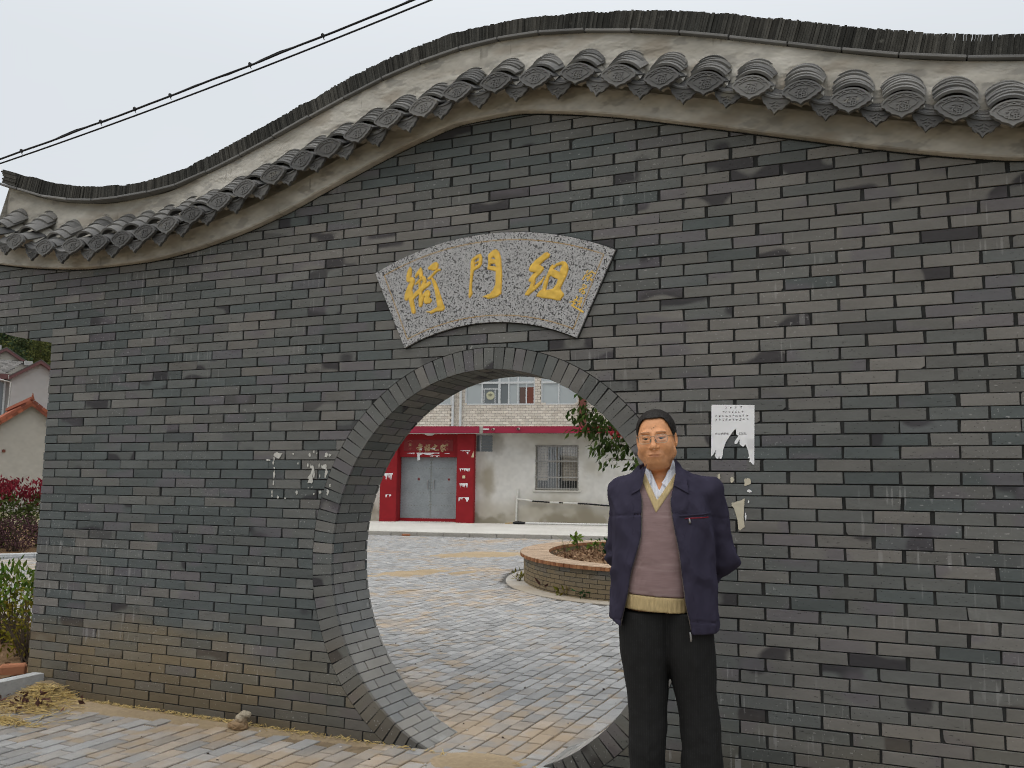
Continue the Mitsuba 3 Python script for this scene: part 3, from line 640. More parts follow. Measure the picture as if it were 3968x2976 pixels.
char(sign + '__character', [list(p.exterior.coords) for p in getattr(g3, 'geoms', [g3])], [list(i.coords) for p in getattr(g3, 'geoms', [g3]) for i in p.interiors], M_C3, 'third large gold character, at the right of the sign')
INS = [([(700,225),(655,300)],22), ([(620,360),(540,500)],24), ([(830,240),(740,310),(650,370)],20), ([(820,270),(925,320)],24), ([(760,360),(815,365),(800,400),(660,440)],22), ([(740,440),(690,530)],20), ([(700,470),(670,520)],16), ([(750,460),(820,500),(800,530)],26),
 ([(555,650),(640,680),(650,740),(540,790),(440,810)],22), ([(540,690),(560,740)],16), ([(520,760),(435,880)],16), ([(500,900),(540,850),(600,860),(580,930),(530,935)],22),
 ([(350,1010),(380,1040),(340,1110),(275,1115)],22), ([(140,1195),(250,1165),(370,1145)],20), ([(290,1160),(240,1225),(310,1230),(210,1290)],22), ([(205,1290),(380,1390),(550,1490)],36), ([(460,1060),(530,1065),(450,1130)],22), ([(390,1180),(510,1150),(490,1210),(400,1250),(370,1290)],20), ([(430,1230),(460,1310)],28)]
v, f = shp_prism(strokes([l for l, _ in INS], [w * 1.4 for _, w in INS], M_INS), 0.004); put(sign + '__inscription', (wallmap(v, -0.0205), f), 'gold_mat', label='small gold signature of three characters down the right edge')

# ------------------------------------------------------------------ papers on the wall
NP = [(-0.858, 1.874), (-0.646, 1.868), (-0.653, 1.573), (-0.66, 1.573), (-0.664, 1.579), (-0.672, 1.587), (-0.678, 1.585), (-0.672, 1.604), (-0.684, 1.604), (-0.677, 1.614), (-0.68, 1.635), (-0.685, 1.652), (-0.693, 1.673), (-0.705, 1.661), (-0.721, 1.673), (-0.722, 1.7), (-0.734, 1.677), (-0.745, 1.675), (-0.747, 1.686), (-0.726, 1.717), (-0.737, 1.721), (-0.739, 1.752), (-0.755, 1.736), (-0.789, 1.686), (-0.803, 1.648), (-0.806, 1.619), (-0.813, 1.602), (-0.822, 1.604), (-0.823, 1.617), (-0.828, 1.602), (-0.837, 1.604), (-0.845, 1.615), (-0.837, 1.648), (-0.853, 1.623), (-0.864, 1.613)]
def paper(key, pts, bsdf, y=-0.004, d=0.0009, **lab):
    pg = pts if hasattr(pts, 'area') else Polygon(pts).buffer(0)
    v, f = shp_prism(pg, d); return put(key, (wallmap(v, y), f), bsdf, **lab)
note = thing('paper_notice', 'white handwritten paper notice with its lower half torn away beside the man', 'notice')
paper(note + '__sheet', NP, 'paper_mat')
INK = []
gk = np.random.default_rng(21)
def scribble(x0, x1, z, h, n):
    for xc in np.linspace(x0, x1, n):
        for _ in range(gk.integers(4, 7)):
            if gk.uniform() < 0.55: a = (xc + gk.uniform(-.4, .1) * h, z + gk.uniform(-.5, .5) * h); b = (a[0] + gk.uniform(.3, .8) * h, a[1] + gk.uniform(0, .2) * h)
            else: a = (xc + gk.uniform(-.4, .4) * h, z + gk.uniform(.1, .5) * h); b = (a[0] - gk.uniform(-.1, .3) * h, a[1] - gk.uniform(.4, .9) * h)
            INK.append(shapely.LineString([a, b]).buffer(0.0007, quad_segs=1))
scribble(-0.787, -0.713, 1.858, 0.010, 4); scribble(-0.800, -0.706, 1.836, 0.009, 7); scribble(-0.835, -0.684, 1.816, 0.010, 10); scribble(-0.835, -0.684, 1.797, 0.010, 10); scribble(-0.835, -0.782, 1.727, 0.010, 5)
v, f = shp_prism(shapely.union_all(INK), 0.0006); put(note + '__handwriting', (wallmap(v, -0.0046), f), 'ink_mat', label='rows of small black handwriting')
tm = meshkit.text_mesh('13631', 0.0105, 0.0006); tvv = np.array(tm.vertices)
put(note + '__phone_digits', (wallmap(np.stack([-0.726 + tvv[:, 0] * 0.85, 1.722 + tvv[:, 1], -tvv[:, 2]], 1), -0.0044), np.array(tm.faces)), 'ink_mat', label='last digits of a telephone number')
def ragged(cx, cz, w, h, seed):
    g = np.random.default_rng(seed); t = np.linspace(0, 2 * np.pi, 14, endpoint=False)
    r = g.uniform(0.55, 1.1, 14); return Polygon(np.stack([cx + w / 2 * r * np.cos(t), cz + h / 2 * r * np.sin(t)], 1)).buffer(0)
paper('paper_scrap', [(-0.766, 1.385), (-0.752, 1.387), (-0.739, 1.392), (-0.72, 1.397), (-0.702, 1.408), (-0.706, 1.359), (-0.709, 1.309), (-0.704, 1.268), (-0.714, 1.262), (-0.727, 1.25), (-0.736, 1.259), (-0.738, 1.299), (-0.754, 1.358), (-0.766, 1.372)], 'beige_paper_mat', label='largest beige strip of torn paper on the bricks, at the left arm of the man', category='paper')
for (x, z, w, h, s, lab) in [(-0.826, 1.514, 0.018, 0.034, 3, 'small pale paper scrap just above the jacket shoulder'), (-0.762, 1.499, 0.020, 0.034, 4, 'oblong pale paper scrap below the torn notice, second from the jacket'), (-0.690, 1.490, 0.040, 0.048, 5, 'ragged beige paper scrap below the right edge of the notice'), (-0.679, 1.443, 0.026, 0.018, 6, 'thin white paper scrap under the ragged beige one'), (-0.684, 1.391, 0.007, 0.018, 7, 'tiny white paper fleck above the long beige strip'), (-0.699, 1.315, 0.009, 0.045, 8, 'narrow white sliver of paper beside the long beige strip')]:
    paper('paper_scrap', ragged(x, z, w, h, s), 'beige_paper_mat' if s in (3, 4, 5) else 'paper_mat', label=lab, category='paper')
rem = thing('poster_remnant', 'white shreds left from a torn-off poster, on the bricks just left of the moon gate', 'poster remnant')
paper(rem + '__shred', [(-3.573, 1.641), (-3.555, 1.647), (-3.535, 1.640), (-3.511, 1.642), (-3.524, 1.622), (-3.536, 1.607), (-3.556, 1.612), (-3.579, 1.626)], 'grey_scrap_mat')
paper(rem + '__shred', [(-3.299, 1.575), (-3.296, 1.563), (-3.280, 1.566), (-3.274, 1.561), (-3.262, 1.512), (-3.266, 1.492), (-3.271, 1.490), (-3.275, 1.505), (-3.274, 1.535), (-3.279, 1.500), (-3.276, 1.474), (-3.272, 1.468), (-3.285, 1.455), (-3.294, 1.460), (-3.314, 1.457), (-3.305, 1.482), (-3.316, 1.488), (-3.295, 1.515), (-3.283, 1.545), (-3.300, 1.552)], 'grey_scrap_mat')
paper(rem + '__shred', [(-3.217, 1.570), (-3.208, 1.563), (-3.200, 1.570), (-3.186, 1.573), (-3.180, 1.57), (-3.178, 1.545), (-3.168, 1.525), (-3.178, 1.505), (-3.183, 1.489), (-3.190, 1.492), (-3.190, 1.515), (-3.184, 1.542), (-3.200, 1.545), (-3.215, 1.551)], 'grey_scrap_mat')
for k, (x, z, w, h) in enumerate([(-3.573, 1.605, .012, .026), (-3.579, 1.582, .014, .025), (-3.569, 1.549, .011, .016), (-3.568, 1.510, .02, .05), (-3.571, 1.457, .011, .034), (-3.579, 1.400, .012, .025), (-3.577, 1.378, .012, .02), (-3.532, 1.369, .017, .02), (-3.477, 1.363, .013, .014), (-3.391, 1.400, .017, .03), (-3.265, 1.393, .013, .014), (-3.219, 1.405, .02, .022), (-3.163, 1.405, .022, .04), (-3.149, 1.445, .012, .025), (-3.182, 1.630, .03, .036), (-3.158, 1.627, .02, .022), (-3.276, 1.648, .016, .02), (-3.307, 1.630, .017, .032), (-3.390, 1.578, .012, .015), (-3.233, 1.566, .009, .034), (-3.225, 1.500, .008, .024), (-3.430, 1.636, .018, .01), (-3.316, 1.565, .013, .03), (-3.307, 1.430, .009, .01), (-3.279, 1.433, .009, .01), (-3.62, 1.598, .05, .014), (-3.253, 1.64, .005, .014)]):
    paper(rem + '__shred', ragged(x, z, w, h, 40 + k), 'grey_scrap_mat')

# ------------------------------------------------------------------ planter with its brick wall and slatted rim
planter = thing('planter', 'oval brick planter with an orange-brown rim, seen through the arch', 'planter')
tt = np.linspace(0, 2 * np.pi, 6000); q = pl_pt(tt); al = np.r_[0, np.cumsum(np.linalg.norm(np.diff(q, axis=0), axis=1))]
def pl_prism(t0, t1, k0, k1, z0, z1, s0=1.0):
    P = np.array([pl_pt(t0, k0), pl_pt(t1, k0), pl_pt(t1, k1), pl_pt(t0, k1)])
    V = np.vstack([np.c_[P, np.full(4, z0)], np.c_[P, np.full(4, z1)]])
    return V, np.array([[0, 1, 5, 4], [1, 2, 6, 5], [2, 3, 7, 6], [3, 0, 4, 7], [4, 5, 6, 7], [3, 2, 1, 0]])
def ring(k0, k1, z0, z1, n=120, bsdf=None):
    mb = MB(); t = np.linspace(0, 2 * np.pi, n + 1)
    for a, b in zip(t[:-1], t[1:]): mb.add(*pl_prism(a, b, k0, k1, z0, z1))
    return mb
ring(-0.118, -0.006, -0.03, PH - 0.055).put(planter + '__mortar', 'joint_mat')
ap = MB(); t = np.linspace(0, 2 * np.pi, 121)
for a, b in zip(t[:-1], t[1:]): ap.add(*pl_prism(a, b, -0.05, 0.27 + 0.05 * math.sin(2 * a), -0.02, 0.004))
mat('apron_mat', lambda p, n, uv: mix((0.25, 0.205, 0.145), (0.32, 0.315, 0.30), fbm(p.x * 1.3, p.y * 1.3, 3.0, 4) * 1.2 - 0.1 + 0.25 * sst(7.2, 8.6, p.y)) * (0.9 + 0.2 * fbm(p.x * 25, p.y * 25, 1.0)), rough=0.9)
ap.put(planter + '__apron', 'apron_mat', label='narrow sandy concrete apron around the planter')
nb = int(al[-1] / 0.245); stuffb = MB(); nind = 0
mat('planter_brick_mat', lambda p, n, uv: mix(brick_col(p, n, uv) * 1.15, (0.19, 0.145, 0.085), sst(0.42, 0.05, p.z + 0.3 * (fbm(p.x * 2.5, p.y * 2.5, p.z * 6) - 0.5)) * 0.8), rough=0.8)
for r in range(7):
    z0 = PH - 0.056 - (r + 1) * 0.0596
    if z0 < -0.06: continue
    for c in range(nb):
        a0 = (c + 0.5 * (r % 2)) * al[-1] / nb; t0, t1 = np.interp([a0 + 0.005, a0 + al[-1] / nb - 0.005], al, tt)
        if a0 + al[-1] / nb > al[-1]: t1 = tt[0] + 2 * np.pi - (0 if r % 2 == 0 else 0) ; t1 = np.interp(a0 + al[-1] / nb - 0.005 - al[-1], al, tt) + 2 * np.pi
        o = rng.normal() * 0.0015
        V, F = pl_prism(t0, t1, -0.05, o, z0 + 0.004, z0 + 0.0556)
        c_ = V.mean(0); nrm = c_[:2] - PC; uv = (float(np.clip(rng.normal(0.4, 0.25), 0, 1)), rng.uniform())
        if nrm @ (c_[:2] - CAM[:2]) < 0.0 and nind < 170:
            m = MB(); m.add(V, F, uv); m.put(planter + '__brick', 'planter_brick_mat'); nind += 1
        else: stuffb.add(V, F, uv)
stuffb.put(planter + '__brick_field', 'planter_brick_mat', kind='stuff')
ring(-0.38, -0.26, 0.1, PH - 0.055).put(planter + '__inner_wall', 'planter_brick_mat')
mat('rim_mat', lambda p, n, uv: mix(mix((0.20, 0.075, 0.032), (0.33, 0.155, 0.07), uv.x), mix((0.30, 0.215, 0.145), (0.36, 0.265, 0.185), uv.x), sst(PH - 0.006, PH - 0.003, p.z)) * (0.85 + 0.3 * fbm(p.x * 8, p.y * 8, p.z * 20)), rough=0.7)
mat('rim_front_mat', lambda p, n, uv: mix((0.22, 0.075, 0.03), (0.40, 0.19, 0.08), uv.x) * (0.8 + 0.4 * fbm(p.x * 8, p.y * 8, p.z * 20)), rough=0.75)
nr = int(al[-1] / 0.064); far_rim = MB(); nind = 0
for c in range(nr):
    t0, t1 = np.interp([(c) * al[-1] / nr + 0.002, (c + 1) * al[-1] / nr - 0.002], al, tt)
    V, F = pl_prism(t0, t1, -0.40, 0.055 + rng.normal() * 0.004, PH - 0.052, PH + rng.normal() * 0.0015)
    if nind < 240 and V[:, 1].mean() < PC[1] + 2.2:
        m = MB(); m.add(V, F, (rng.uniform(), 0.5)); m.put(planter + '__rim_brick', 'rim_mat'); nind += 1
    else: far_rim.add(V, F, (rng.uniform(), 0.5))
far_rim.put(planter + '__rim_field', 'rim_mat', kind='stuff')
mb = MB(); t = np.linspace(0, 2 * np.pi, 61)[:-1]; P = pl_pt(t, -0.3)
mb.add(np.vstack([np.c_[P, np.full(60, 0.30)], [[PC[0], PC[1], 0.36]]]), [[i, (i + 1) % 60, 60] for i in range(60)]); mb.put(planter + '__soil', 'soil_mat')
g = np.random.default_rng(4); a = g.uniform(0, 2 * np.pi, 2600); s = np.sqrt(g.uniform(0, 1, 2600)); P = pl_pt(a, -0.42) * s[:, None] + PC * (1 - s)[:, None]
mb = MB(); leaves(mb, np.c_[P, 0.33 + 0.05 * (1 - s) + g.uniform(0, 0.03, 2600)], 0.075, wid=0.5, droop=0.0, seed=3)
mb.put('leaf_litter', 'dry_leaf_mat', kind='stuff', label='bed of dry brown leaves inside the planter', category='leaves')

def sprig(name, label, cat, base, h, n, size, bsdf, spread, seed, wid=0.4, stems=5):
    k = thing(name, label, cat); g = np.random.default_rng(seed); base = np.asarray(base, float)
    st, lf = MB(), MB()
    for i in range(stems):
        d = np.array([g.normal() * spread, g.normal() * spread, h * g.uniform(0.7, 1.1)])
        p = [base + g.normal(size=3) * [0.01, 0.01, 0], base + d * 0.5 + g.normal(size=3) * 0.01, base + d]
        st.add(*tube(smooth_line(p, 5), np.linspace(0.004, 0.0015, 5), 5))
        f = g.uniform(0.25, 1, n // stems)[:, None]; P = base + d * f + g.normal(size=(n // stems, 3)) * spread * 0.35
        leaves(lf, P, size, dirs=np.tile(d / h, (len(P), 1)) * 0.5 + g.normal(size=(len(P), 3)) * 0.5, seed=seed + i, wid=wid, droop=0.0)
    st.put(k + '__stem', 'bark_mat'); lf.put(k + '__foliage', bsdf)
sprig('seedling', 'bright green young seedling sprouting from the leaves in the planter', 'plant', (-5.25, 10.5, 0.33), 0.26, 30, 0.10, 'young_leaf_mat', 0.09, 31, 0.6)
sprig('seedling', 'low bright green seedling in the planter, right of the taller one', 'plant', (-5.1, 10.9, 0.33), 0.15, 30, 0.08, 'young_leaf_mat', 0.10, 32, 0.6)
sprig('grass_tuft', 'thin grass tuft at the left end of the planter bed', 'grass tuft', (-5.2, 9.75, 0.32), 0.22, 18, 0.20, 'young_leaf_mat', 0.05, 33, 0.06)
sprig('dark_shrub', 'small dark green shrub in the planter next to the jacket sleeve', 'shrub', (-4.42, 9.75, 0.33), 0.26, 160, 0.10, 'dark_plant_mat', 0.09, 34, 0.5, 9)
for i, (x, y, h, s, lab) in enumerate([(-5.47, 8.42, 0.12, 35, 'green weed at the left end of the planter foot'), (-4.56, 7.42, 0.15, 36, 'brownish weed at the planter foot, second from the left'), (-4.17, 7.03, 0.10, 37, 'low flat weed at the planter foot, third from the left'), (-3.89, 6.84, 0.13, 38, 'dark green rosette weed at the planter foot nearest the man')]):
    sprig('weed', lab, 'weed', (x, y, 0.0), h, 30, 0.09, ['olive_leaf_mat', 'dark_leaf_mat', 'olive_leaf_mat', 'dark_plant_mat'][i], 0.07, s, 0.35)

# flowering tree in the planter
tree = thing('flowering_tree', 'small leafy tree with a few red flowers, reaching into the right side of the arch', 'tree')
TB = np.array([-3.42, 9.75, 0.33])
tb = MB(); tb.add(*tube(smooth_line([TB - [0, 0, .1], TB + [0.02, 0, 0.8], TB + [-0.05, -0.1, 1.6], TB + [-0.02, -0.2, 2.6], TB + [0.05, -0.2, 3.4]], 14), np.linspace(0.055, 0.014, 14), 9))
tb.put(tree + '__trunk', 'bark_mat', True)
g = np.random.default_rng(12); bmb = MB(); tips = []
def branch(p0, p1, r0, sag=0.1, nt=5):
    m_ = (np.asarray(p0) + p1) / 2 + [0, 0, sag]; L = smooth_line([p0, m_, p1], 9); bmb.add(*tube(L, np.linspace(r0, 0.003, 9), 6)); return L
VIS = [((-4.45, 8.55, 2.62), .26, .2, 42), ((-4.15, 8.5, 2.45), .24, .16, 40), ((-4.25, 8.5, 2.32), .28, .13, 34), ((-4.50, 8.6, 2.38), .12, .12, 12), ((-4.5, 8.6, 2.95), .12, .1, 12), ((-4.05, 8.5, 2.08), .22, .12, 30), ((-3.75, 8.4, 2.12), .24, .14, 30), ((-3.98, 8.4, 1.86), .18, .08, 16), ((-3.62, 8.4, 1.80), .14, .10, 15), ((-3.50, 8.4, 1.62), .09, .09, 10), ((-4.22, 8.5, 2.06), .1, .07, 9)]
HID = [((-4.42, 8.6, 2.6), .22, .16, 90), ((-4.15, 8.55, 2.4), .25, .15, 90), ((-3.8, 8.45, 2.15), .24, .13, 80), ((-4.05, 8.5, 2.15), .2, .1, 40), ((-3.5, 8.9, 2.9), .45, .3, 160), ((-2.9, 9.2, 2.6), .5, .35, 160), ((-3.7, 9.3, 3.3), .5, .3, 160), ((-3.0, 9.9, 3.2), .5, .35, 160), ((-3.7, 10.3, 2.9), .5, .3, 140), ((-3.0, 8.8, 2.1), .35, .25, 90)]
nleaf = 0; lm = MB()
for (c, rx, rz, n) in VIS + HID:
    h = TB + [0, 0, np.clip(c[2] - 0.5, 0.9, 3.1)]
    L = branch(h, np.asarray(c), 0.014, 0.12)
    for _ in range(5):
        e = np.asarray(c) + g.normal(size=3) * [rx * .6, rx * .5, rz * .6]; bmb.add(*tube(smooth_line([L[-3], (L[-2] + e) / 2 + [0, 0, .03], e], 5), np.linspace(0.005, 0.002, 5), 4))
    P = np.asarray(c) + g.normal(size=(n, 3)) * [rx * 0.62, rx * 0.5, rz * 0.62]
    if nleaf + n <= 300 and (c, rx, rz, n) in VIS:
        for k in range(n):
            m = MB(); leaves(m, P[k:k + 1], 0.125, dirs=[[-0.3, 0, -0.4]], wid=0.46, seed=9000 + nleaf); m.put(tree + '__leaf', 'tree_leaf_mat'); nleaf += 1
    else: leaves(lm, P, 0.105, dirs=np.tile([0, 0, -0.4], (n, 1)), wid=0.42, seed=int(n + 100 * c[2]))
bmb.put(tree + '__branches', 'bark_mat', True); lm.put(tree + '__foliage', 'tree_leaf_mat', kind='stuff')
fl = MB()
for c, n in [((-3.72, 8.35, 2.31), 70), ((-3.86, 8.35, 2.27), 34), ((-4.33, 8.45, 2.36), 10), ((-3.6, 8.4, 2.2), 16)]:
    leaves(fl, np.asarray(c) + g.normal(size=(n, 3)) * [0.075, 0.04, 0.04], 0.05, wid=0.7, droop=0, seed=n)
fl.put(tree + '__flowers', 'redflower_mat', label='cluster of small red blossoms')
# ------------------------------------------------------------------ far side of the yard: sidewalk, gate house, tiled building
HO = np.array([-14.6142, 25.4884]); HA = math.radians(13)
HE, HN = np.array([math.cos(HA), math.sin(HA)]), np.array([-math.sin(HA), math.cos(HA)])
def hw(v):            # house frame (u along the front, depth, z) -> world
    v = np.asarray(v, float); P = HO + v[:, :1] * HE + v[:, 1:2] * HN
    return np.c_[P, v[:, 2]]
def hbox(key, u0, u1, d0, d1, z0, z1, bsdf, c=0.0, uv=(0.5, 0.5), **lab):
    v, f = chbox(u0, u1, d0, d1, z0, z1, c) if c else box_v(u0, u1, d0, d1, z0, z1)
    m = MB(); m.add(hw(v), f, uv); return m.put(key, bsdf, **lab)
def hpoly(key, pg, d0, depth, bsdf, uv=(0.5, 0.5), **lab):
    v, f = shp_prism(pg, depth); m = MB(); m.add(hw(np.stack([v[:, 0], d0 + v[:, 2], v[:, 1]], 1)), f, uv); return m.put(key, bsdf, **lab)
def mbox(mb, u0, u1, d0, d1, z0, z1, uv=(0.5, 0.5)): v, f = box_v(u0, u1, d0, d1, z0, z1); mb.add(hw(v), f, uv)
SWZ = 0.11
ka, kb = np.array([-24, kerb_y(-24)]), np.array([4, kerb_y(4)])
poly = np.array([ka + [0, .14], kb + [0, .14], HO + 20 * HE + 1.5 * HN, HO - 14 * HE + 1.5 * HN])
put('sidewalk', (np.vstack([np.c_[poly, np.full(4, SWZ)], np.c_[poly, np.full(4, -0.03)]]), np.array([[0, 1, 2, 3], [0, 1, 5, 4], [1, 2, 6, 5], [2, 3, 7, 6], [3, 0, 4, 7]])), 'concrete_mat', kind='structure', label='pale concrete sidewalk along the far building')
s = 0.0; g = np.random.default_rng(3)
while s < 27:
    p = ka + KD * s; L = 0.80
    v, f = chbox(0.006, L - 0.006, -0.0, 0.145, -0.02, SWZ + 0.006 + g.normal() * .002, 0.012)
    P = np.stack([p[0] + v[:, 0] * KD[0] - v[:, 1] * KD[1], p[1] + v[:, 0] * KD[1] + v[:, 1] * KD[0], v[:, 2]], 1)
    m = MB(); m.add(P, f); m.put('sidewalk__kerb_stone', 'kerb_mat'); s += L
v, f = chbox(-0.12, 0.12, -0.06, 0.06, 0, 0.055, 0.01)
put('brick_piece', (v @ rotz(0.4).T + [-13.3, 18.35, 0], f), 'orange_mat', label='orange broken brick lying against the far sidewalk kerb', category='brick')

house = thing('gate_house', 'single-storey grey rendered house with a red double-pillared gateway and a red roof edge', 'house')
def wallrender(p, n, uv):
    u = (p.x - float(HO[0])) * math.cos(HA) + (p.y - float(HO[1])) * math.sin(HA)
    c = mix((0.53, 0.515, 0.475), (0.66, 0.65, 0.62), fbm(u * 0.9, p.z * 1.1, 4.0, 4)) * (0.9 + 0.2 * fbm(u * 7, p.z * 7, 2.0))
    c = mix(c, (0.30, 0.265, 0.185), sst(0.45, 0.75, fbm(u * 0.8 + 3, p.z * 0.9, 8.0, 4)) * 0.45)
    edge = 0.98 + 0.9 * (fbm(u * 1.1, 2.0, 5.0) - 0.5)
    mould = sst(edge, edge - 0.5, p.z) * sst(0.44, 0.56, fbm(u * 0.8 + 1.5, p.z * 1.1, 6.0, 4))
    c = mix(c, (0.105, 0.088, 0.055), mould * 0.85)
    c = mix(c, (0.36, 0.32, 0.24), sst(1.25, 0.55, p.z) * 0.5)
    c = mix(c, (0.22, 0.20, 0.165), sst(0.55, 0.12, dr.sqrt(dr.square((u - 0.72) * 1.0) + dr.square((p.z - 3.1) * 0.8)) + 0.25 * (fbm(u * 5, p.z * 5, 1.0) - 0.5)) * 0.6)
    c = mix(c, (0.27, 0.235, 0.165), sst(0.55, 0.1, dr.sqrt(dr.square((u - 0.5) * 1.3) + dr.square((p.z - 1.75) * 0.55)) + 0.3 * (fbm(u * 4, p.z * 3, 1.0) - 0.5)) * 0.75)
    return c
mat('render_mat', wallrender, rough=0.9, spec=0.15)
mat('red_mat', lambda p, n, uv: mi.Color3f(0.265, 0.013, 0.018) * (0.85 + 0.3 * fbm(p.x * 3, p.y * 3, p.z * 3, 4)), rough=0.6, spec=0.2)
mat('fascia_mat', lambda p, n, uv: mi.Color3f(0.27, 0.010, 0.038) * (0.85 + 0.3 * fbm(p.x * 4, p.y * 4, p.z * 9, 4)), rough=0.5, spec=0.4)
mat('dark_red_mat', noisy((0.20, 0.020, 0.022), 0.15, 5), rough=0.55)
mat('sign_text_mat', noisy((0.42, 0.30, 0.17), 0.2, 20), rough=0.6)
mat('emblem_mat', (0.26, 0.055, 0.05), rough=0.6)
mat('door_mat', lambda p, n, uv: mix((0.20, 0.225, 0.235), (0.32, 0.345, 0.36), fbm(p.x * 3 + uv.x * 9, p.y * 3, p.z * 2.2, 4)) * (0.8 + 0.4 * fbm(p.x * 22, p.y * 22, p.z * 22, 4)), rough=0.5, spec=0.5, metallic=0.3)
mat('steel_mat', noisy((0.33, 0.33, 0.33), 0.2, 20), rough=0.4, metallic=0.6)
mat('orange_mat', noisy((0.30, 0.125, 0.065), 0.25, 14), rough=0.85)
mat('white_mat', noisy((0.66, 0.66, 0.64), 0.1, 8), rough=0.5)
mat('pvc_mat', noisy((0.60, 0.59, 0.55), 0.2, 10), rough=0.45)
mat('frame_mat', noisy((0.52, 0.54, 0.55), 0.1, 8), rough=0.4)
mat('rust_frame_mat', noisy((0.20, 0.185, 0.155), 0.3, 14), rough=0.7)
mat('dark_mat', (0.018, 0.019, 0.02), rough=0.9)
mat('interior_mat', noisy((0.10, 0.105, 0.10), 0.3, 3), rough=0.9)
mat('beige_tile_mat', noisy((0.40, 0.36, 0.30), 0.2, 6), rough=0.7)
mat('glass_mat', (0.10, 0.115, 0.12), rough=0.08, spec=0.7)
mat('pale_glass_mat', lambda p, n, uv: mi.Color3f(0.33, 0.365, 0.375) * (0.86 + 0.2 * fbm(p.x * 0.9, p.y * 0.9, p.z * 1.3) + 0.12 * uv.x), rough=0.15, spec=0.6)
mat('brown_door_mat', noisy((0.14, 0.045, 0.03), 0.15, 5), rough=0.5)
WV = 0.30
wp = sbox(-9, 0.0, 14, 3.46).difference(sbox(0.0, 2.78, 0.645, 3.47)).difference(sbox(2.29, 1.36, 3.90, 3.04)).difference(sbox(5.87, 1.36, 7.5, 2.39)).difference(sbox(-3.02, 0.0, -0.64, 3.46))
hpoly(house + '__wall', wp, WV, 0.24, 'render_mat', label='stained grey rendered front wall')
hbox(house + '__roof_slab', -9, 14, -0.52, 6.5, 3.47, 3.60, 'render_mat')
hbox(house + '__side_wall', 13.7, 14, WV + .24, 6.4, 0, 3.46, 'render_mat'); hbox(house + '__side_wall', -9, -8.7, WV + .24, 6.4, 0, 3.46, 'render_mat')
# ribbed red edge of the roof, broken by a joint
for a, b in ((-9, 0.315), (0.468, 14)):
    hbox(house + '__roof_edge', a, b, -0.60, -0.50, 3.43, 3.68, 'fascia_mat', label='red tiled edge of the flat roof')
hbox(house + '__roof_joint', 0.318, 0.465, -0.57, -0.50, 3.44, 3.67, 'kerb_mat')
hbox(house + '__soffit_board', -9, 0.3, -0.58, 0.25, 3.435, 3.468, 'white_mat')
for u0 in (-3.655, -0.66):
    hbox(house + '__gate_pillar', u0, u0 + 0.66, 0.0, 0.62, 0.05, 3.434, 'red_mat', 0.012, label='red painted gate pillar with torn paper on it')
hbox(house + '__lintel', -3.0, -0.66, 0.22, 0.60, 2.56, 3.434, 'red_mat')
hbox(house + '__sign_panel', -2.81, -0.87, 0.205, 0.22, 2.785, 3.22, 'dark_red_mat', label='dark red sign panel over the gate doors')
MS = [0.00088, 0, 0, -0.00088, -2.52, 3.345]
CH = [([(330,388),(485,372)],42), ([(250,505),(380,470),(520,432)],42), ([(402,318),(402,450)],44), ([(355,440),(372,470)],34), ([(450,425),(432,455)],34), ([(345,512),(470,488)],36), ([(318,585),(480,548)],42), ([(408,470),(402,590),(400,672)],46),
 ([(672,375),(700,395)],38), ([(598,472),(690,452),(640,540),(615,560)],40), ([(662,500),(660,640)],42), ([(690,520),(705,540)],30), ([(745,378),(850,362)],34), ([(755,420),(838,408),(832,468),(758,476),(755,420)],26), ([(722,520),(722,626)],36), ([(722,518),(866,502),(834,622),(726,624)],36), ([(790,515),(782,622)],28), ([(730,572),(846,562)],28),
 ([(1058,358),(1088,382)],44), ([(955,486),(1080,414),(1160,412),(1060,496),(945,572)],42), ([(945,570),(1030,566),(1100,602),(1232,584)],50),
 ([(1412,338),(1440,372)],44), ([(1335,470),(1350,398)],40), ([(1350,402),(1552,384),(1505,432)],40), ([(1372,446),(1484,432)],32), ([(1432,450),(1330,524)],36), ([(1400,486),(1444,524),(1452,600),(1424,662),(1376,640)],40), ([(1432,534),(1340,576)],32), ([(1436,572),(1346,628)],32), ([(1532,478),(1462,544)],34), ([(1470,520),(1552,606)],44)]
v, f = shp_prism(strokes([l for l, _ in CH], [w for _, w in CH], MS), 0.006); put(house + '__sign_characters', hw(np.stack([v[:, 0], 0.197 + v[:, 2], v[:, 1]], 1)).reshape(-1, 3) is not None and (hw(np.stack([v[:, 0], 0.197 + v[:, 2], v[:, 1]], 1)), f), 'sign_text_mat', label='four faded gold brush characters')
for uc in (-2.56, -1.11):
    em = shapely.union_all([shapely.LineString([(uc - .1, 3.13), (uc - .03, 3.18), (uc + .03, 3.18), (uc + .1, 3.13)]).buffer(.012), Point(uc, 3.02).buffer(.085).difference(Point(uc, 3.02).buffer(.07)), sbox(uc - .05, 2.84, uc + .05, 2.91)])
    hpoly(house + '__sign_emblem', em, 0.2, 0.006, 'emblem_mat', label='faint round lucky emblem on the sign panel')
    hpoly(house + '__sign_emblem', strokes([l for l, _ in FU], [x * 1.3 for _, x in FU], [0.001, 0, 0, 0.001, uc, 3.02]), 0.198, 0.006, 'sign_text_mat')
v, f = trimesh.creation.icosphere(3, 0.2).vertices, trimesh.creation.icosphere(3, 0.2).faces
vv = np.array(v) * [1, 1, 0.45]; put(house + '__lamp', (hw(vv + [-1.69, -0.2, 3.437]), np.array(f)), 'white_mat', True, label='round white lamp under the roof edge')
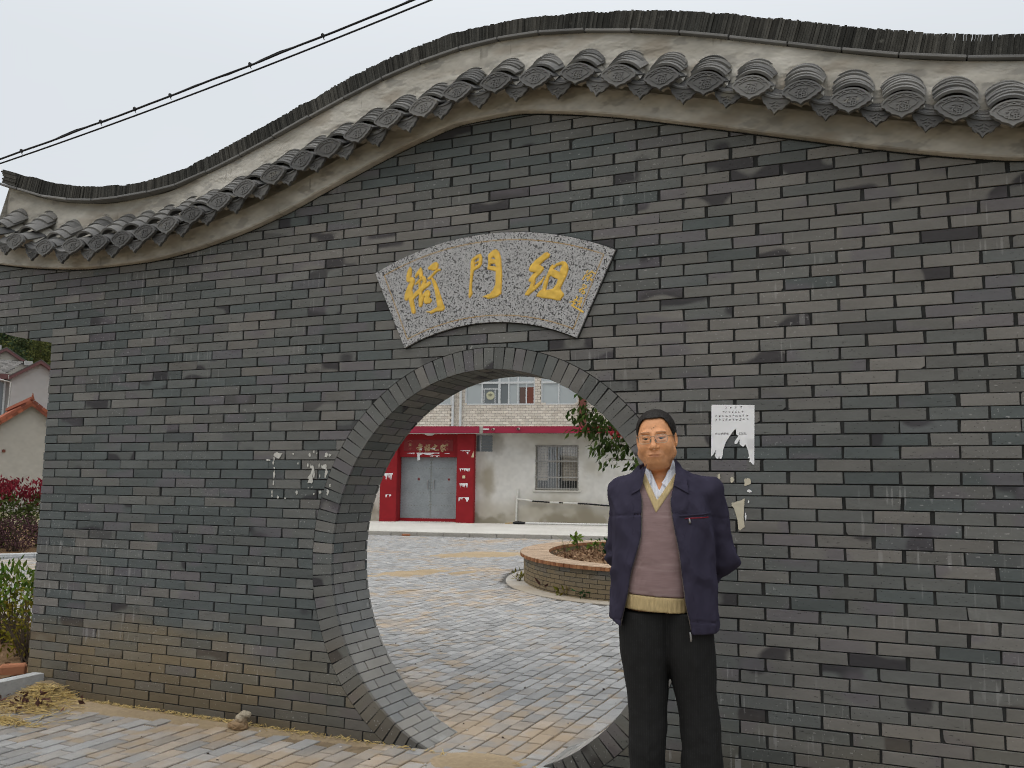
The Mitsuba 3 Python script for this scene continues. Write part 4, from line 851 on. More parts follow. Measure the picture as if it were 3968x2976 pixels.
for k, (u0, u1, hu) in enumerate(((-2.985, -1.795, -1.9), (-1.785, -0.665, -1.66))):
    d = house + '__gate_door' + ('' if k == 0 else '_001')
    hbox(house + '__gate_door', u0 + 0.004, u1 - 0.004, 0.50, 0.55, 0.235, 2.56, 'door_mat', uv=(0.2 + 0.6 * k, 0.5), label='grey sheet-metal gate leaf, ' + ('left' if k == 0 else 'right'))
    m = MB(); m.add(hw(np.array(tube([(hu, 0.44, 1.36), (hu, 0.43, 1.40), (hu, 0.43, 1.66), (hu, 0.44, 1.70)], 0.017, 8)[0])), tube([(hu, 0.44, 1.36), (hu, 0.43, 1.40), (hu, 0.43, 1.66), (hu, 0.44, 1.70)], 0.017, 8)[1]); 
    for z in (1.40, 1.66): mbox(m, hu - .02, hu + .02, 0.43, 0.5, z - .025, z + .025)
    m.put(d + '__handle', 'steel_mat')
    m = MB()
    for z in (2.14, 1.19, 0.72):
        for u in np.arange(u0 + .1, u1 - .05, 0.115): mbox(m, u - .013, u + .013, 0.492, 0.50, z - .013, z + .013)
    for z in np.arange(0.4, 2.5, 0.12): 
        uu = u1 - .03 if k == 0 else u0 + .03
        mbox(m, uu - .012, uu + .012, 0.492, 0.5, z - .012, z + .012)
    m.put(d + '__rivets', 'rust_frame_mat', kind='stuff')
    hpoly(d + '__red_diamond', Polygon([(hu - .42 + k * .95, 1.72), (hu - .37 + k * .95, 1.78), (hu - .32 + k * .95, 1.73), (hu - .36 + k * .95, 1.65)]), 0.496, 0.004, 'dark_red_mat', label='small torn red paper diamond')
hbox(house + '__threshold', -2.99, -0.66, 0.46, 0.56, 0.115, 0.232, 'red_mat')
hbox(house + '__recess_floor', -3.0, -0.66, -0.02, 0.46, 0.08, 0.121, 'concrete_mat')
hbox(house + '__bell_box', -0.43, -0.32, -0.03, 0.0, 1.76, 1.87, 'cream_mat', 0.006, label='small cream bell box on the right gate pillar')
mat('cream_mat', (0.62, 0.53, 0.35), rough=0.6)
def tatter(u0, u1, zt_, h, n, seed):
    gg = np.random.default_rng(seed); U = np.linspace(u0, u1, 2 * n); zz = zt_ - h * gg.uniform(0.05, 1, 2 * n) * (gg.uniform(size=2 * n) < 0.75)
    zz = np.minimum(zz, zt_ - 0.012)
    return Polygon(np.vstack([np.stack([U, zz], 1), [(u1, zt_ + gg.uniform(0, .02)), (u0, zt_)]])).buffer(0.0)
for (u0, u1, z, h, n, s, d) in [(-0.53, -0.15, 2.80, 0.03, 6, 1, 0), (-0.28, -0.22, 2.75, .13, 3, 2, 0), (-0.55, -0.14, 2.13, .16, 9, 3, 0), (-0.55, -0.22, 1.57, .16, 8, 4, 0), (-0.56, -0.16, 1.05, .17, 9, 5, 0), (-3.50, -3.15, 1.92, .26, 9, 6, 0), (-3.42, -3.2, 1.12, .12, 6, 7, 0), (-2.30, -1.40, 2.72, .10, 4, 8, .22), (-1.74, -1.40, 2.62, .07, 5, 9, .22), (-2.66, -2.38, 2.71, .06, 6, 10, .22), (-2.18, -2.08, 2.87, .09, 4, 11, .2), (-1.75, -1.56, 2.88, .07, 4, 12, .2), (-1.2, -1.0, 2.70, .03, 4, 13, .22)]:
    pg = tatter(u0, u1, z, h, n, s)
    hpoly(house + '__paper_shred', pg, d - 0.006, 0.004, 'paper_mat')
hpoly(house + '__paper_shred', Polygon([(-2.27, 2.70), (-2.18, 2.71), (-2.15, 2.45), (-2.26, 2.42)]), 0.20, 0.004, 'paper_mat')
hpoly(house + '__paper_shred', Polygon([(-0.11, 2.55), (-0.005, 2.80), (-0.005, 2.55)]), -0.006, 0.004, 'cream_mat')
# barred window
win = house + '__window'
hbox(win, 2.29, 3.90, 0.36, 0.42, 1.36, 1.42, 'rust_frame_mat', label='barred window with rusty frame')
m = MB()
for u0, u1, z0, z1 in ((2.29, 3.90, 2.98, 3.04), (2.29, 2.35, 1.42, 2.98), (3.84, 3.90, 1.42, 2.98), (3.06, 3.12, 1.42, 2.98), (2.35, 3.84, 2.40, 2.46)): mbox(m, u0, u1, 0.36, 0.42, z0, z1)
m.put(win + '__frame', 'rust_frame_mat')
for u in np.arange(2.40, 3.90, 0.098):
    V, F = tube([(u, 0.27, 1.37), (u, 0.27, 3.03)], 0.0095, 6); m = MB(); m.add(hw(V), F); m.put(win + '__bar', 'bar_mat')
mat('bar_mat', noisy((0.30, 0.29, 0.27), 0.3, 20), rough=0.6)
for z in (1.42, 1.84, 2.44, 3.0):
    hbox(win + '__crossbar', 2.28, 3.91, 0.262, 0.278, z - .02, z + .02, 'bar_mat')
for u0, u1, z0, z1 in ((2.35, 2.74, 1.42, 2.98), (2.74, 3.24, 1.42, 2.98), (3.24, 3.84, 1.42, 2.98)): hbox(win + '__pane', u0, u1, 0.40, 0.405, z0, z1, 'clear_glass_mat')
scene['clear_glass_mat'] = {'type': 'thindielectric', 'int_ior': 1.5}
hbox(house + '__room', 2.0, 4.2, 0.95, 1.0, 1.0, 3.3, 'interior_mat')
for u0, u1 in ((2.36, 2.72), (3.28, 3.84)):  # beige rows added behind the glass imitate the tiled wall reflected in it
    for z0 in np.arange(1.72, 2.95, 0.105):
        hbox(house + '__reflected_tile_slat', u0, u1, 0.55, 0.56, z0, z0 + 0.097, 'beige_tile_mat')
hbox(house + '__window_sill', 2.2, 3.98, 0.25, 0.45, 1.30, 1.357, 'render_mat')
w2 = house + '__small_window'
hbox(w2, 0.0, 0.645, 0.40, 0.44, 3.40, 3.46, 'frame_mat', label='small window beside the gate pillar')
hbox(w2 + '__mullion', 0.15, 0.19, 0.38, 0.44, 2.78, 3.40, 'frame_mat'); hbox(w2 + '__pane', 0.0, 0.645, 0.42, 0.43, 2.78, 3.40, 'glass_mat')
for z in (2.9, 3.02, 3.14, 3.26): hbox(w2 + '__bar', 0.19, 0.645, 0.395, 0.405, z, z + .012, 'rust_frame_mat')
w3 = house + '__right_window'
hbox(w3, 5.87, 7.5, 0.40, 0.44, 2.33, 2.39, 'frame_mat', label='window at the right edge of the arch behind the tree'); hbox(w3 + '__pane', 5.87, 7.5, 0.43, 0.44, 1.36, 2.33, 'glass_mat')
for u in np.arange(5.9, 7.5, 0.13):
    V, F = tube([(u, 0.27, 1.37), (u, 0.27, 2.38)], 0.011, 6); m = MB(); m.add(hw(V), F); m.put(w3 + '__bar', 'white_mat')
for z in (1.5, 2.15): hbox(w3 + '__crossbar', 5.87, 7.5, 0.262, 0.278, z - .015, z + .015, 'white_mat')
for (u, z) in ((0.86, 3.575), (1.80, 3.585)):
    V, F = tube([(u, -0.78, z - .02), (u, -0.55, z)], 0.042, 12, caps=False); m = MB(); m.add(hw(V), F); V, F = tube([(u, -0.74, z - .016), (u, -0.70, z - .012)], 0.036, 12); m.put(house + '__drain_spout', 'pvc_mat')
hbox(house + '__roof_bracket', 0.47, 0.70, -0.66, -0.58, 3.535, 3.585, 'white_mat', 0.01)
pp = thing('water_pipe', 'dirty white water pipe rising and running along the rendered wall under the barred window', 'pipe')
for pts, r, b, nm in (([(1.60, 0.22, 0.11), (1.61, 0.22, 0.8), (1.66, 0.22, 1.39)], .036, 'pvc_mat', 'riser'), ([(1.62, 0.2, 1.02), (1.95, 0.2, 0.99), (2.2, 0.2, 0.95)], .034, 'pvc_mat', 'branch'), ([(2.2, 0.2, 0.95), (2.55, 0.2, 0.935), (2.86, 0.2, 0.915)], .026, 'cable_mat', 'wrapped_section'), ([(2.86, 0.2, 0.915), (3.2, 0.2, 0.91)], .034, 'pvc_mat', 'branch'), ([(3.2, 0.2, 0.91), (3.35, 0.2, .905)], .022, 'cable_mat', 'wrapped_section'), ([(3.35, 0.2, .905), (3.9, 0.2, 0.89)], .034, 'pvc_mat', 'branch'), ([(3.9, 0.2, 0.89), (4.4, 0.2, 0.87), (4.9, 0.2, 0.83), (6.4, 0.2, 0.80)], .028, 'cable_mat', 'wrapped_section')):
    V, F = tube(smooth_line(pts, 8), r, 8); m = MB(); m.add(hw(V), F); m.put(pp + '__' + nm, b)
lp = thing('white_pole', 'long white plastic pole with a black end lying on the sidewalk', 'pole')
V, F = tube([(1.95, -0.15, 0.155), (6.6, -0.15, 0.155)], 0.035, 8); m = MB(); m.add(hw(V), F); m.put(lp + '__shaft', 'white_mat')
V, F = tube(smooth_line([(1.55, -0.15, 0.15), (1.62, -0.15, 0.16), (1.85, -0.15, 0.16), (2.0, -0.15, .155)], 8), [0.03, .05, .06, .065, .06, .05, .045, .04], 8); m = MB(); m.add(hw(V), F); m.put(lp + '__black_end', 'cable_mat')
V, F = tube([(1.25, -0.12, 0.13), (1.56, -0.15, 0.15)], 0.018, 6); m = MB(); m.add(hw(V), F); m.put(lp + '__yellow_tip', 'goldline_mat')

# two-storey tiled building behind
TV = 1.2
tb_ = thing('tiled_building', 'building faced in beige tiles with wide blue-grey windows behind the gate house roof', 'building')
WINS = [(-4.6, -1.22, 4.64, 6.3), (-0.68, 2.10, 4.64, 6.3), (2.34, 3.77, 4.64, 6.3), (4.5, 7.2, 4.64, 6.3)]
mat('grout_mat', noisy((0.21, 0.19, 0.165), 0.25, 6), rough=0.9)
wp = sbox(-10, 3.3, 14, 8.6)
for a, b, c, d in WINS: wp = wp.difference(sbox(a, c, b, d))
hpoly(tb_ + '__wall', wp, TV + 0.012, 0.3, 'grout_mat')
hbox(tb_ + '__roof', -10.3, 14.3, TV - 0.3, 9.5, 8.6, 8.9, 'beige_tile_mat'); hbox(tb_ + '__side_wall', 13.7, 14, TV + .32, 9.2, 3.3, 8.6, 'grout_mat'); hbox(tb_ + '__side_wall', -10, -9.7, TV + .32, 9.2, 3.3, 8.6, 'grout_mat')
mat('facade_tile_mat', toned((0.50, 0.455, 0.395), 0.12, 3, (0.58, 0.54, 0.48)), rough=0.55, spec=0.4)
wr = wp.buffer(-0.001); tiles = []
g = np.random.default_rng(8)
for r in range(int(5.2 / 0.105)):
    z0 = 3.46 + r * 0.105
    for c in range(int(20 / 0.224)):
        u0 = -9 + (c + 0.5 * (r % 2)) * 0.224
        if -1.18 < u0 + .11 < -0.72: continue
        t = sbox(u0 + 0.006, z0 + 0.006, u0 + 0.218, z0 + 0.099)
        if not wr.intersects(t): continue
        if not wr.contains(t):
            t = t.intersection(wr)
            if t.is_empty or t.area < 0.003: continue
            a, b_, c_, d_ = t.bounds; t = sbox(a, b_, c_, d_)
        tiles.append((abs(u0 - 0.8) + abs(z0 - 4.3) * 1.6 + (9 if z0 < 3.6 else 0), t.bounds))
for k in range(50):                    # narrow tiles beside the down pipes
    z0 = 3.46 + k * 0.105
    for u0 in (-1.16, -1.09, -1.02, -0.95, -0.88, -0.81, -0.74): tiles.append((50, (u0, z0 + 0.004, u0 + 0.064, z0 + 0.05))); tiles.append((50, (u0, z0 + 0.056, u0 + 0.064, z0 + 0.1)))
tiles.sort(key=lambda t: t[0]); mb = MB()
for k, (_, (a, z0, b, z1)) in enumerate(tiles):
    v, f = poly_prism([(a, z0), (b, z0), (b, z1), (a, z1)], 0.02, ch=0.004)
    V = hw(np.stack([v[:, 0], TV + g.normal() * .0015 + v[:, 2], v[:, 1]], 1)); uv = (g.uniform(), g.uniform())
    if k < 300: m = MB(); m.add(V, f, uv); m.put(tb_ + '__tile', 'facade_tile_mat')
    else: mb.add(V, f, uv)
mb.put(tb_ + '__tile_field', 'facade_tile_mat', kind='stuff')
for (a, b, c, d), mul, special in zip(WINS, ([-3.9, -3.2, -2.5, -1.85], [0.0, 0.67, 1.06, 1.43], [3.03], [5.2, 5.9, 6.5]), (0, 1, 0, 0)):
    wk = numbered(tb_ + '__window') ; USED[tb_ + '__window'] -= 1
    hbox(tb_ + '__window', a, b, TV + 0.03, TV + 0.12, c, c + 0.05, 'frame_mat')
    m = MB()
    for u in [a, b - 0.05] + [x - 0.025 for x in mul]: mbox(m, u, u + (0.09 if abs(u - 0.645) < .01 else 0.05), TV + 0.03, TV + 0.11, c + 0.05, d)
    mbox(m, a, b, TV + 0.025, TV + 0.12, 5.47, 5.55); mbox(m, a, b, TV + 0.03, TV + 0.1, d - 0.05, d)
    m.put(wk + '__frame', 'frame_mat')
    ed = [a] + mul + [b]
    for k, (u0, u1) in enumerate(zip(ed[:-1], ed[1:])):
        dark = special and k in (1, 2)
        hbox(wk + '__pane', u0 + .02, u1 - .02, TV + 0.08, TV + 0.085, c + .04, 5.48, 'glass_mat' if dark else 'pale_glass_mat', uv=(g.uniform(), .5))
        hbox(wk + '__pane', u0 + .02, u1 - .02, TV + 0.08, TV + 0.085, 5.54, d - .04, 'pale_glass_mat' if k != 1 else 'glass_mat', uv=(g.uniform(), .5))
    if special:
        for u0, u1, bb in ((1.49, 1.74, 'dim_brown_mat'), (1.78, 2.06, 'brown_door_mat')): hbox(wk + '__curtain', u0, u1, TV + 0.06, TV + 0.075, c + .05, 5.33, bb)
        mbox_ = MB(); mbox(mbox_, 1.735, 1.785, TV + .04, TV + .1, c + .05, 5.47); mbox_.put(wk + '__frame', 'frame_mat')
        V, F = tube([(0.33, TV + 0.05, 5.01), (0.33, TV + 0.075, 5.01)], 0.165, 24); m = MB(); m.add(hw(V), F); m.put(wk + '__sticker', 'sticker_mat', label='round cream sticker on the window')
        st = shapely.union_all([shapely.LineString([(0.24, 5.04), (0.42, 5.04)]).buffer(.008), shapely.LineString([(0.33, 5.09), (0.33, 4.97)]).buffer(.009), shapely.LineString([(0.27, 5.0), (0.39, 5.0)]).buffer(.008), shapely.LineString([(0.28, 5.07), (0.28, 5.0)]).buffer(.007), shapely.LineString([(0.38, 5.07), (0.38, 5.0)]).buffer(.007)])
        hpoly(wk + '__sticker_mark', st, TV + .044, .004, 'olive_ink_mat')
        m = MB(); 
        for b4 in ((0.03, 0.64, 5.25, 5.29), (0.50, 0.53, 4.7, 5.25), (0.06, 0.09, 4.7, 5.25)): mbox(m, b4[0], b4[1], TV + .055, TV + .075, b4[2], b4[3])
        m.put(wk + '__inner_frame', 'frame_mat')
mat('dim_brown_mat', (0.10, 0.065, 0.055), rough=0.4); mat('sticker_mat', (0.42, 0.42, 0.30), rough=0.6); mat('olive_ink_mat', (0.12, 0.12, 0.08), rough=0.6)
hbox(tb_ + '__interior', -9.8, 13.8, TV + 0.6, TV + 0.65, 3.4, 8.5, 'interior_mat')
for u in (-1.14, -0.83):
    V, F = tube([(u, TV - 0.09, 3.5), (u, TV - 0.09, 8.6)], 0.05, 12); m = MB(); m.add(hw(V), F); m.put(tb_ + '__down_pipe', 'frame_mat')
hbox(tb_ + '__brown_pier', 3.83, 4.10, TV - 0.14, TV + 0.2, 3.46, 8.6, 'pier_mat'); mat('pier_mat', noisy((0.135, 0.05, 0.038), 0.3, 6), rough=0.8)
# ------------------------------------------------------------------ left side: bed, kerbs, hedges, houses, wooded hill
bedm = sheet(-16, -5.75, -4.5, 1.7, 120, 70, lambda X, Y: 0.085 + 0.05 * (meshkit.fbm(np.stack([X * 2, Y * 2, X * 0], -1), 3) - 0.5) + 0.03 * (meshkit.fbm(np.stack([X * 9, Y * 9, X * 0], -1), 2) - 0.5))
put('soil_bed', bedm, 'soil_mat', True, kind='structure', label='bare brown soil bed beyond the left end of the wall')
def kerb_run(key, p0, d, L, n, wd, hh, bsdf, round_=0.03):
    d = np.asarray(d, float); nn = np.array([-d[1], d[0]])
    for k in range(n):
        prof = [(0, -0.03), (0, hh - round_ * 1.6), (-0.012, hh - round_ * 1.4)] + [(-0.012 - round_ * (1 - math.cos(a)), hh - round_ * (1 - math.sin(a))) for a in np.linspace(0, np.pi / 2, 5)] + [(-wd, hh), (-wd, -0.03)]
        V, F = [], []
        for x in (k * L + 0.003, (k + 1) * L - 0.003): V += [[*(np.asarray(p0) + d * x + nn * (-q)), z] for q, z in prof]
        kk = len(prof)
        for j in range(kk): F += [[j, (j + 1) % kk, kk + (j + 1) % kk], [j, kk + (j + 1) % kk, kk + j]]
        F += [[0, j + 1, j] for j in range(1, kk - 1)] + [[kk, kk + j, kk + j + 1] for j in range(1, kk - 1)]
        m = MB(); m.add(V, F); m.put(key, bsdf)
kerb_run('soil_bed__kerb_stone', (-5.585, 0.10), (0, -1), 0.75, 6, 0.13, 0.135, 'white_kerb_mat')
hb = thing('roadside_kerb', 'white concrete kerb across the yard, in front of the red and purple hedge', 'kerb')
kerb_run(hb + '__kerb_stone', LQ - LA * 6, -LA * -1, 0.9, 10, 0.14, 0.085, 'white_kerb_mat')
v = np.array([[*(LQ + LA * s + LB * b), z] for s in (-9, 3.2) for b, z in ((0.12, 0.05), (3.2, 0.12), (12, 0.1))]); put('hedge_bed', (v, np.array([[0, 1, 4, 3], [1, 2, 5, 4]])), 'soil_mat', kind='structure', label='strip of soil carrying the hedges on the far left')
def lw(s, b, z): return np.array([*(LQ + LA * s + LB * b), z])
def bush(name, label, cat, c, rx, ry, rz, n, size, bsdf, seed, wid=0.45, group=None, top=None):
    k = thing(name, label, cat, group); g = np.random.default_rng(seed); c = np.asarray(c, float)
    st = MB(); tips = []
    for i in range(26):
        e = c + g.normal(size=3) * [rx * .5, ry * .5, 0] + [0, 0, rz * g.uniform(0.5, 1.05)]
        L = smooth_line([c + g.normal(size=3) * [rx * .15, ry * .15, 0], (c + e) / 2 + g.normal(size=3) * 0.05 * rx, e], 6); st.add(*tube(L, np.linspace(0.009, 0.002, 6), 5)); tips.append(e)
    st.put(k + '__branches', 'bark_mat')
    P = g.normal(size=(n, 3)); P /= np.linalg.norm(P, axis=1, keepdims=True); P *= g.uniform(0.35, 1, (n, 1)) ** 0.5
    P = c + [0, 0, rz * 0.52] + P * [rx, ry, rz * 0.5] * (0.8 + 0.4 * meshkit.fbm(P * 2.3 + seed, 3))[:, None]
    mb = MB(); leaves(mb, P, size, wid=wid, seed=seed, droop=-0.1); mb.put(k + '__foliage', bsdf)
    if top:
        mb = MB(); T = []
        for e in tips: T.append(e + [0, 0, rz * 0.06] + g.normal(size=(top[1], 3)) * [0.06, 0.06, 0.05])
        for i in range(top[2]): q = c + [g.uniform(-rx, rx) * .9, g.uniform(-ry, ry) * .8, rz * g.uniform(.85, 1.08)]; T.append(q + g.normal(size=(top[1], 3)) * [0.05, 0.05, 0.06])
        T = np.vstack(T); leaves(mb, T, size * 1.2, dirs=np.tile([0, 0, 0.7], (len(T), 1)), wid=0.35, droop=0, seed=seed + 1); mb.put(k + '__red_shoots', top[0], label='crimson young shoots', kind='stuff')
    return k
for i, s in enumerate((-0.95, -0.1, 0.75, 1.6)):
    bush('red_tip_shrub', ['leftmost red-tipped shrub of the hedge, outside the frame', 'red-tipped green shrub at the left edge of the picture', 'red-tipped green shrub close against the end of the wall', 'red-tipped shrub hidden behind the end of the wall'][i], 'shrub', lw(s, 1.75, 0.08), 0.55, 0.5, 1.20, 1100, 0.10, 'photinia_green_mat', 60 + i, top=('photinia_red_mat', 10, 34))
    bush('purple_shrub', ['leftmost purple shrub of the low hedge, outside the frame', 'low purple-leaved shrub at the left edge of the picture', 'low purple-leaved shrub close against the end of the wall', 'low purple shrub hidden behind the end of the wall'][i], 'shrub', lw(s + 0.2, 0.85, 0.06), 0.52, 0.42, 0.70, 1500, 0.055, 'purple_leaf_mat', 70 + i)
bush('azalea_shrub', 'yellowing green shrub on the soil bed beside the left end of the wall', 'shrub', (-6.30, 0.55, 0.1), 0.36, 0.36, 0.50, 420, 0.055, 'olive_leaf_mat', 80, 0.42, top=('young_leaf_mat', 7, 10))
bush('azalea_shrub', 'yellowing green shrub further back on the soil bed, at the edge of the picture', 'shrub', (-6.95, 0.85, 0.1), 0.42, 0.40, 0.55, 460, 0.06, 'olive_leaf_mat', 81, 0.42, top=('young_leaf_mat', 7, 14))
bush('azalea_shrub', 'low sparse yellow-brown shrub right behind the broken red brick', 'shrub', (-6.02, 0.32, 0.1), 0.16, 0.16, 0.34, 150, 0.045, 'olive_leaf_mat', 82, 0.42)
g = np.random.default_rng(2); mb = MB(); n = 700
leaves(mb, np.c_[g.uniform(-8, -5.8, n), g.uniform(-1.6, 1.6, n), g.uniform(0.09, 0.115, n)], 0.06, wid=0.5, droop=0, seed=6); mb.put('leaf_litter', 'dry_leaf_mat', kind='stuff', label='dry leaves scattered on the soil bed left of the wall', category='leaves')
rb = chbox(-0.085, 0.085, -0.045, 0.045, 0, 0.075, 0.012); bv = rb[0] + 0.012 * (meshkit.fbm(rb[0] * 20, 2)[:, None] - 0.5)
put('red_brick', (bv @ rotz(0.85).T @ np.eye(3) + [-5.80, 0.03, 0.085], rb[1]), 'orange_mat', label='broken orange-red brick on the soil behind the white kerb beside the wall end', category='brick')

mat('house_render_mat', lambda p, n, uv: mix((0.37, 0.345, 0.305), (0.44, 0.415, 0.37), fbm(p.x * 0.5, p.y * 0.5, p.z * 0.6, 4)) * (0.9 + 0.2 * fbm(p.x * 5, p.y * 5, p.z * 5)), rough=0.9)
mat('house_grey_mat', lambda p, n, uv: mix((0.34, 0.335, 0.325), (0.40, 0.395, 0.385), fbm(p.x * 0.5, p.y * 0.5, p.z * 0.6, 4)) * (0.94 + 0.12 * fbm(p.x * 5, p.y * 5, p.z * 5)), rough=0.9)
mat('maroon_mat', noisy((0.13, 0.062, 0.062), 0.2, 5), rough=0.7)
mat('roof_tile_mat', toned((0.095, 0.09, 0.085), 0.45, 3), rough=0.8)
mat('red_tile_mat', toned((0.27, 0.085, 0.045), 0.4, 3, (0.18, 0.055, 0.035)), rough=0.8)
def lpoly(key, pg, b0, depth, bsdf, uv=(0.5, 0.5), **lab):
    v, f = shp_prism(pg, depth); P = LQ + v[:, :1] * LA + (b0 + v[:, 2:3]) * LB
    m = MB(); m.add(np.c_[P, v[:, 1]], f, uv); return m.put(key, bsdf, **lab)
def gable(key, name_label, B, s0, s1, sa, ze, za, depth, wallmat, trim, trim_w, over, slab):
    hs = thing(key, name_label, 'house')
    lpoly(hs + '__wall', Polygon([(s0, -0.1), (s1, -0.1), (s1, ze), (sa, za), (s0, ze)]), B, depth, wallmat)
    k = (za - ze) / (sa - s0)
    for side in (-1, 1):
        se = s0 - over if side < 0 else s1 + over; zz = za - k * abs(se - sa)
        lpoly(hs + '__bargeboard', Polygon([(sa, za + 0.06), (se, zz + 0.06), (se, zz - trim_w + 0.06), (sa, za - trim_w + 0.06)]), B - 0.28, 0.26, trim)
        lpoly(hs + '__roof', Polygon([(sa, za + slab), (se, zz + slab), (se, zz + 0.06), (sa, za + 0.06)]), B - 0.30, depth + 0.6, 'roof_tile_mat' if trim == 'maroon_mat' else 'red_tile_mat')
    return hs, k
h1, k1 = gable('red_tiled_house', 'low beige rendered house with a red-tiled gable edge on the far left', 30.0, -2.5, 10.88, 4.19, 0.15, 5.28, 9.0, 'house_render_mat', 'red_tile_mat', 0.15, 0.35, 0.12)
g = np.random.default_rng(6)
for side in (-1, 1):                      # single edge tiles of the gable
    for i in range(24):
        d0 = i * 0.27 + 0.02; L = 0.25; a = math.atan(k1)
        p = np.array([[d0, -0.16], [d0 + L, -0.16], [d0 + L, -0.03], [d0, -0.03]]); p2 = np.array([[d0, -0.02], [d0 + L, -0.02], [d0 + L, 0.13], [d0, 0.13]])
        for q in (p, p2):
            R_ = np.array([[math.cos(a) * side, -math.sin(a)], [math.sin(a) * side, math.cos(a)]])
            s_ = 4.19 + side * (q[:, 0] * math.cos(a) + q[:, 1] * math.sin(a)); z_ = 5.34 - q[:, 0] * math.sin(a) + q[:, 1] * math.cos(a)
            lpoly(h1 + '__edge_tile', Polygon(np.stack([s_, z_], 1)), 29.70 + g.normal() * 0.012, 0.06, 'red_tile_mat', (g.uniform(), g.uniform()))
lpoly(h1 + '__ridge', Polygon([(4.08, 5.45), (4.30, 5.45), (4.24, 5.62), (4.20, 5.80), (4.16, 5.62)]), 29.75, 0.15, 'red_tile_mat'); lpoly(h1 + '__ridge', Polygon([(4.10, 5.42), (4.28, 5.42), (4.26, 5.60), (4.12, 5.60)]), 29.9, 8.9, 'red_tile_mat')
V, F = tube([lw(3.15, 29.99, 2.9), lw(3.15, 29.93, 2.9)], 0.08, 14); put(h1 + '__pipe_hole', (V, F), 'brown_door_mat', label='small dark pipe hole in the gable')
h2, k2 = gable('white_house', 'two-storey pale grey house with maroon gable trim on the far left', 40.0, 4.45, 7.3, 5.88, 7.62, 8.60, 9.0, 'house_grey_mat', 'maroon_mat', 0.20, 0.18, 0.12)
lpoly(h2 + '__side_wing', sbox(0.5, -0.1, 4.449, 7.35), 40.6, 6.0, 'house_grey_mat')
lpoly(h2 + '__eave_board', sbox(0.5, 7.42, 4.38, 7.72), 40.1, 0.2, 'maroon_mat')
for r in range(9):
    for c in range(16):
        s0 = 1.3 + c * 0.32 + 0.16 * (r % 2); z0, b0 = 7.74 + r * 0.14, 40.15 + r * 0.42
        if s0 + 0.3 > 4.45 + 0.16 * r: continue
        v = np.array([[s0, b0, z0], [s0 + .3, b0, z0], [s0 + .3, b0 + .46, z0 + .155], [s0, b0 + .46, z0 + .155], [s0, b0, z0 - .05], [s0 + .3, b0, z0 - .05]])
        P = np.array([lw(*q) for q in v]); m = MB(); m.add(P, [[0, 1, 2], [0, 2, 3], [0, 1, 5], [0, 5, 4]], (g.uniform(), .5)); m.put(h2 + '__roof_tile', 'roof_tile_mat')
lpoly(h2 + '__ridge', sbox(4.85, 8.85, 5.85, 9.02), 43.9, 0.3, 'dark_mat'); lpoly(h2 + '__ridge_cap', sbox(5.5, 8.72, 5.95, 9.0), 43.4, 0.3, 'house_grey_mat')
wk = h2 + '__window'; lpoly(wk, sbox(2.4, 5.3, 4.12, 7.25), 40.55, 0.04, 'glass_mat', label='tall dark stair window'); 
lpoly(wk + '__frame', sbox(4.12, 4.6, 4.22, 7.35), 40.5, 0.08, 'frame_mat'); lpoly(wk + '__frame', sbox(2.4, 5.22, 4.2, 5.32), 40.5, 0.08, 'frame_mat')
for pts in ([(4.36, 40.02, 5.45), (4.40, 40.02, 7.25), (3.6, 40.0, 7.42)], [(4.3, 40.0, 7.45), (4.3, 40.0, 7.65)]): V, F = tube([lw(*p) for p in pts], 0.045, 8); put(h2 + '__down_pipe', (V, F), 'white_mat')
h3, _ = gable('beige_house', 'second storey of a beige house with a maroon gable, topmost on the far left', 46.0, 2.4, 6.9, 4.69, 8.45, 9.95, 8.0, 'house_render_mat', 'maroon_mat', 0.19, 0.3, 0.12)
lpoly(h3 + '__chimney', sbox(4.1, 10.0, 4.65, 10.45), 48.0, 0.5, 'house_grey_mat')
# wooded hill with single trees
X = sheet(-260, -30, 20, 200, 70, 50, lambda X, Y: 0.0 * X)
def hillz(x, y):
    b = (np.stack([x, y], -1) - LQ) @ LB
    return np.clip((b - 55) * 0.42, -1, 34) + 2.2 * (meshkit.fbm(np.stack([x * 0.05, y * 0.05, x * 0], -1), 3) - 0.5)
v, f = X; v[:, 2] = hillz(v[:, 0], v[:, 1]); put('hill', (v, f), 'hill_mat', True, kind='structure', label='wooded hillside behind the houses on the far left')
mat('hill_mat', noisy((0.05, 0.058, 0.026), 0.4, 0.5), rough=0.95)
g = np.random.default_rng(17); kt = 0
LABS = ['dark green bushy tree', 'olive green tree with yellowing leaves', 'dusky green rounded tree', 'yellow-green ragged tree']
POS = ['low on the hill beside the tip of the grey roof', 'on the hill under the end of the brick lintel', 'on the hill above the maroon gable', 'on the hill between the two maroon gables', 'high on the hill near the edge of the picture', 'at the back of the hill near the wall jamb', 'on the hill just over the ridge cap', 'half hidden behind the topmost gable', 'behind the roof slope of the grey house', 'on the left part of the hill, outside the picture', 'on the hill behind the wall end', 'on the hill far behind the lintel']
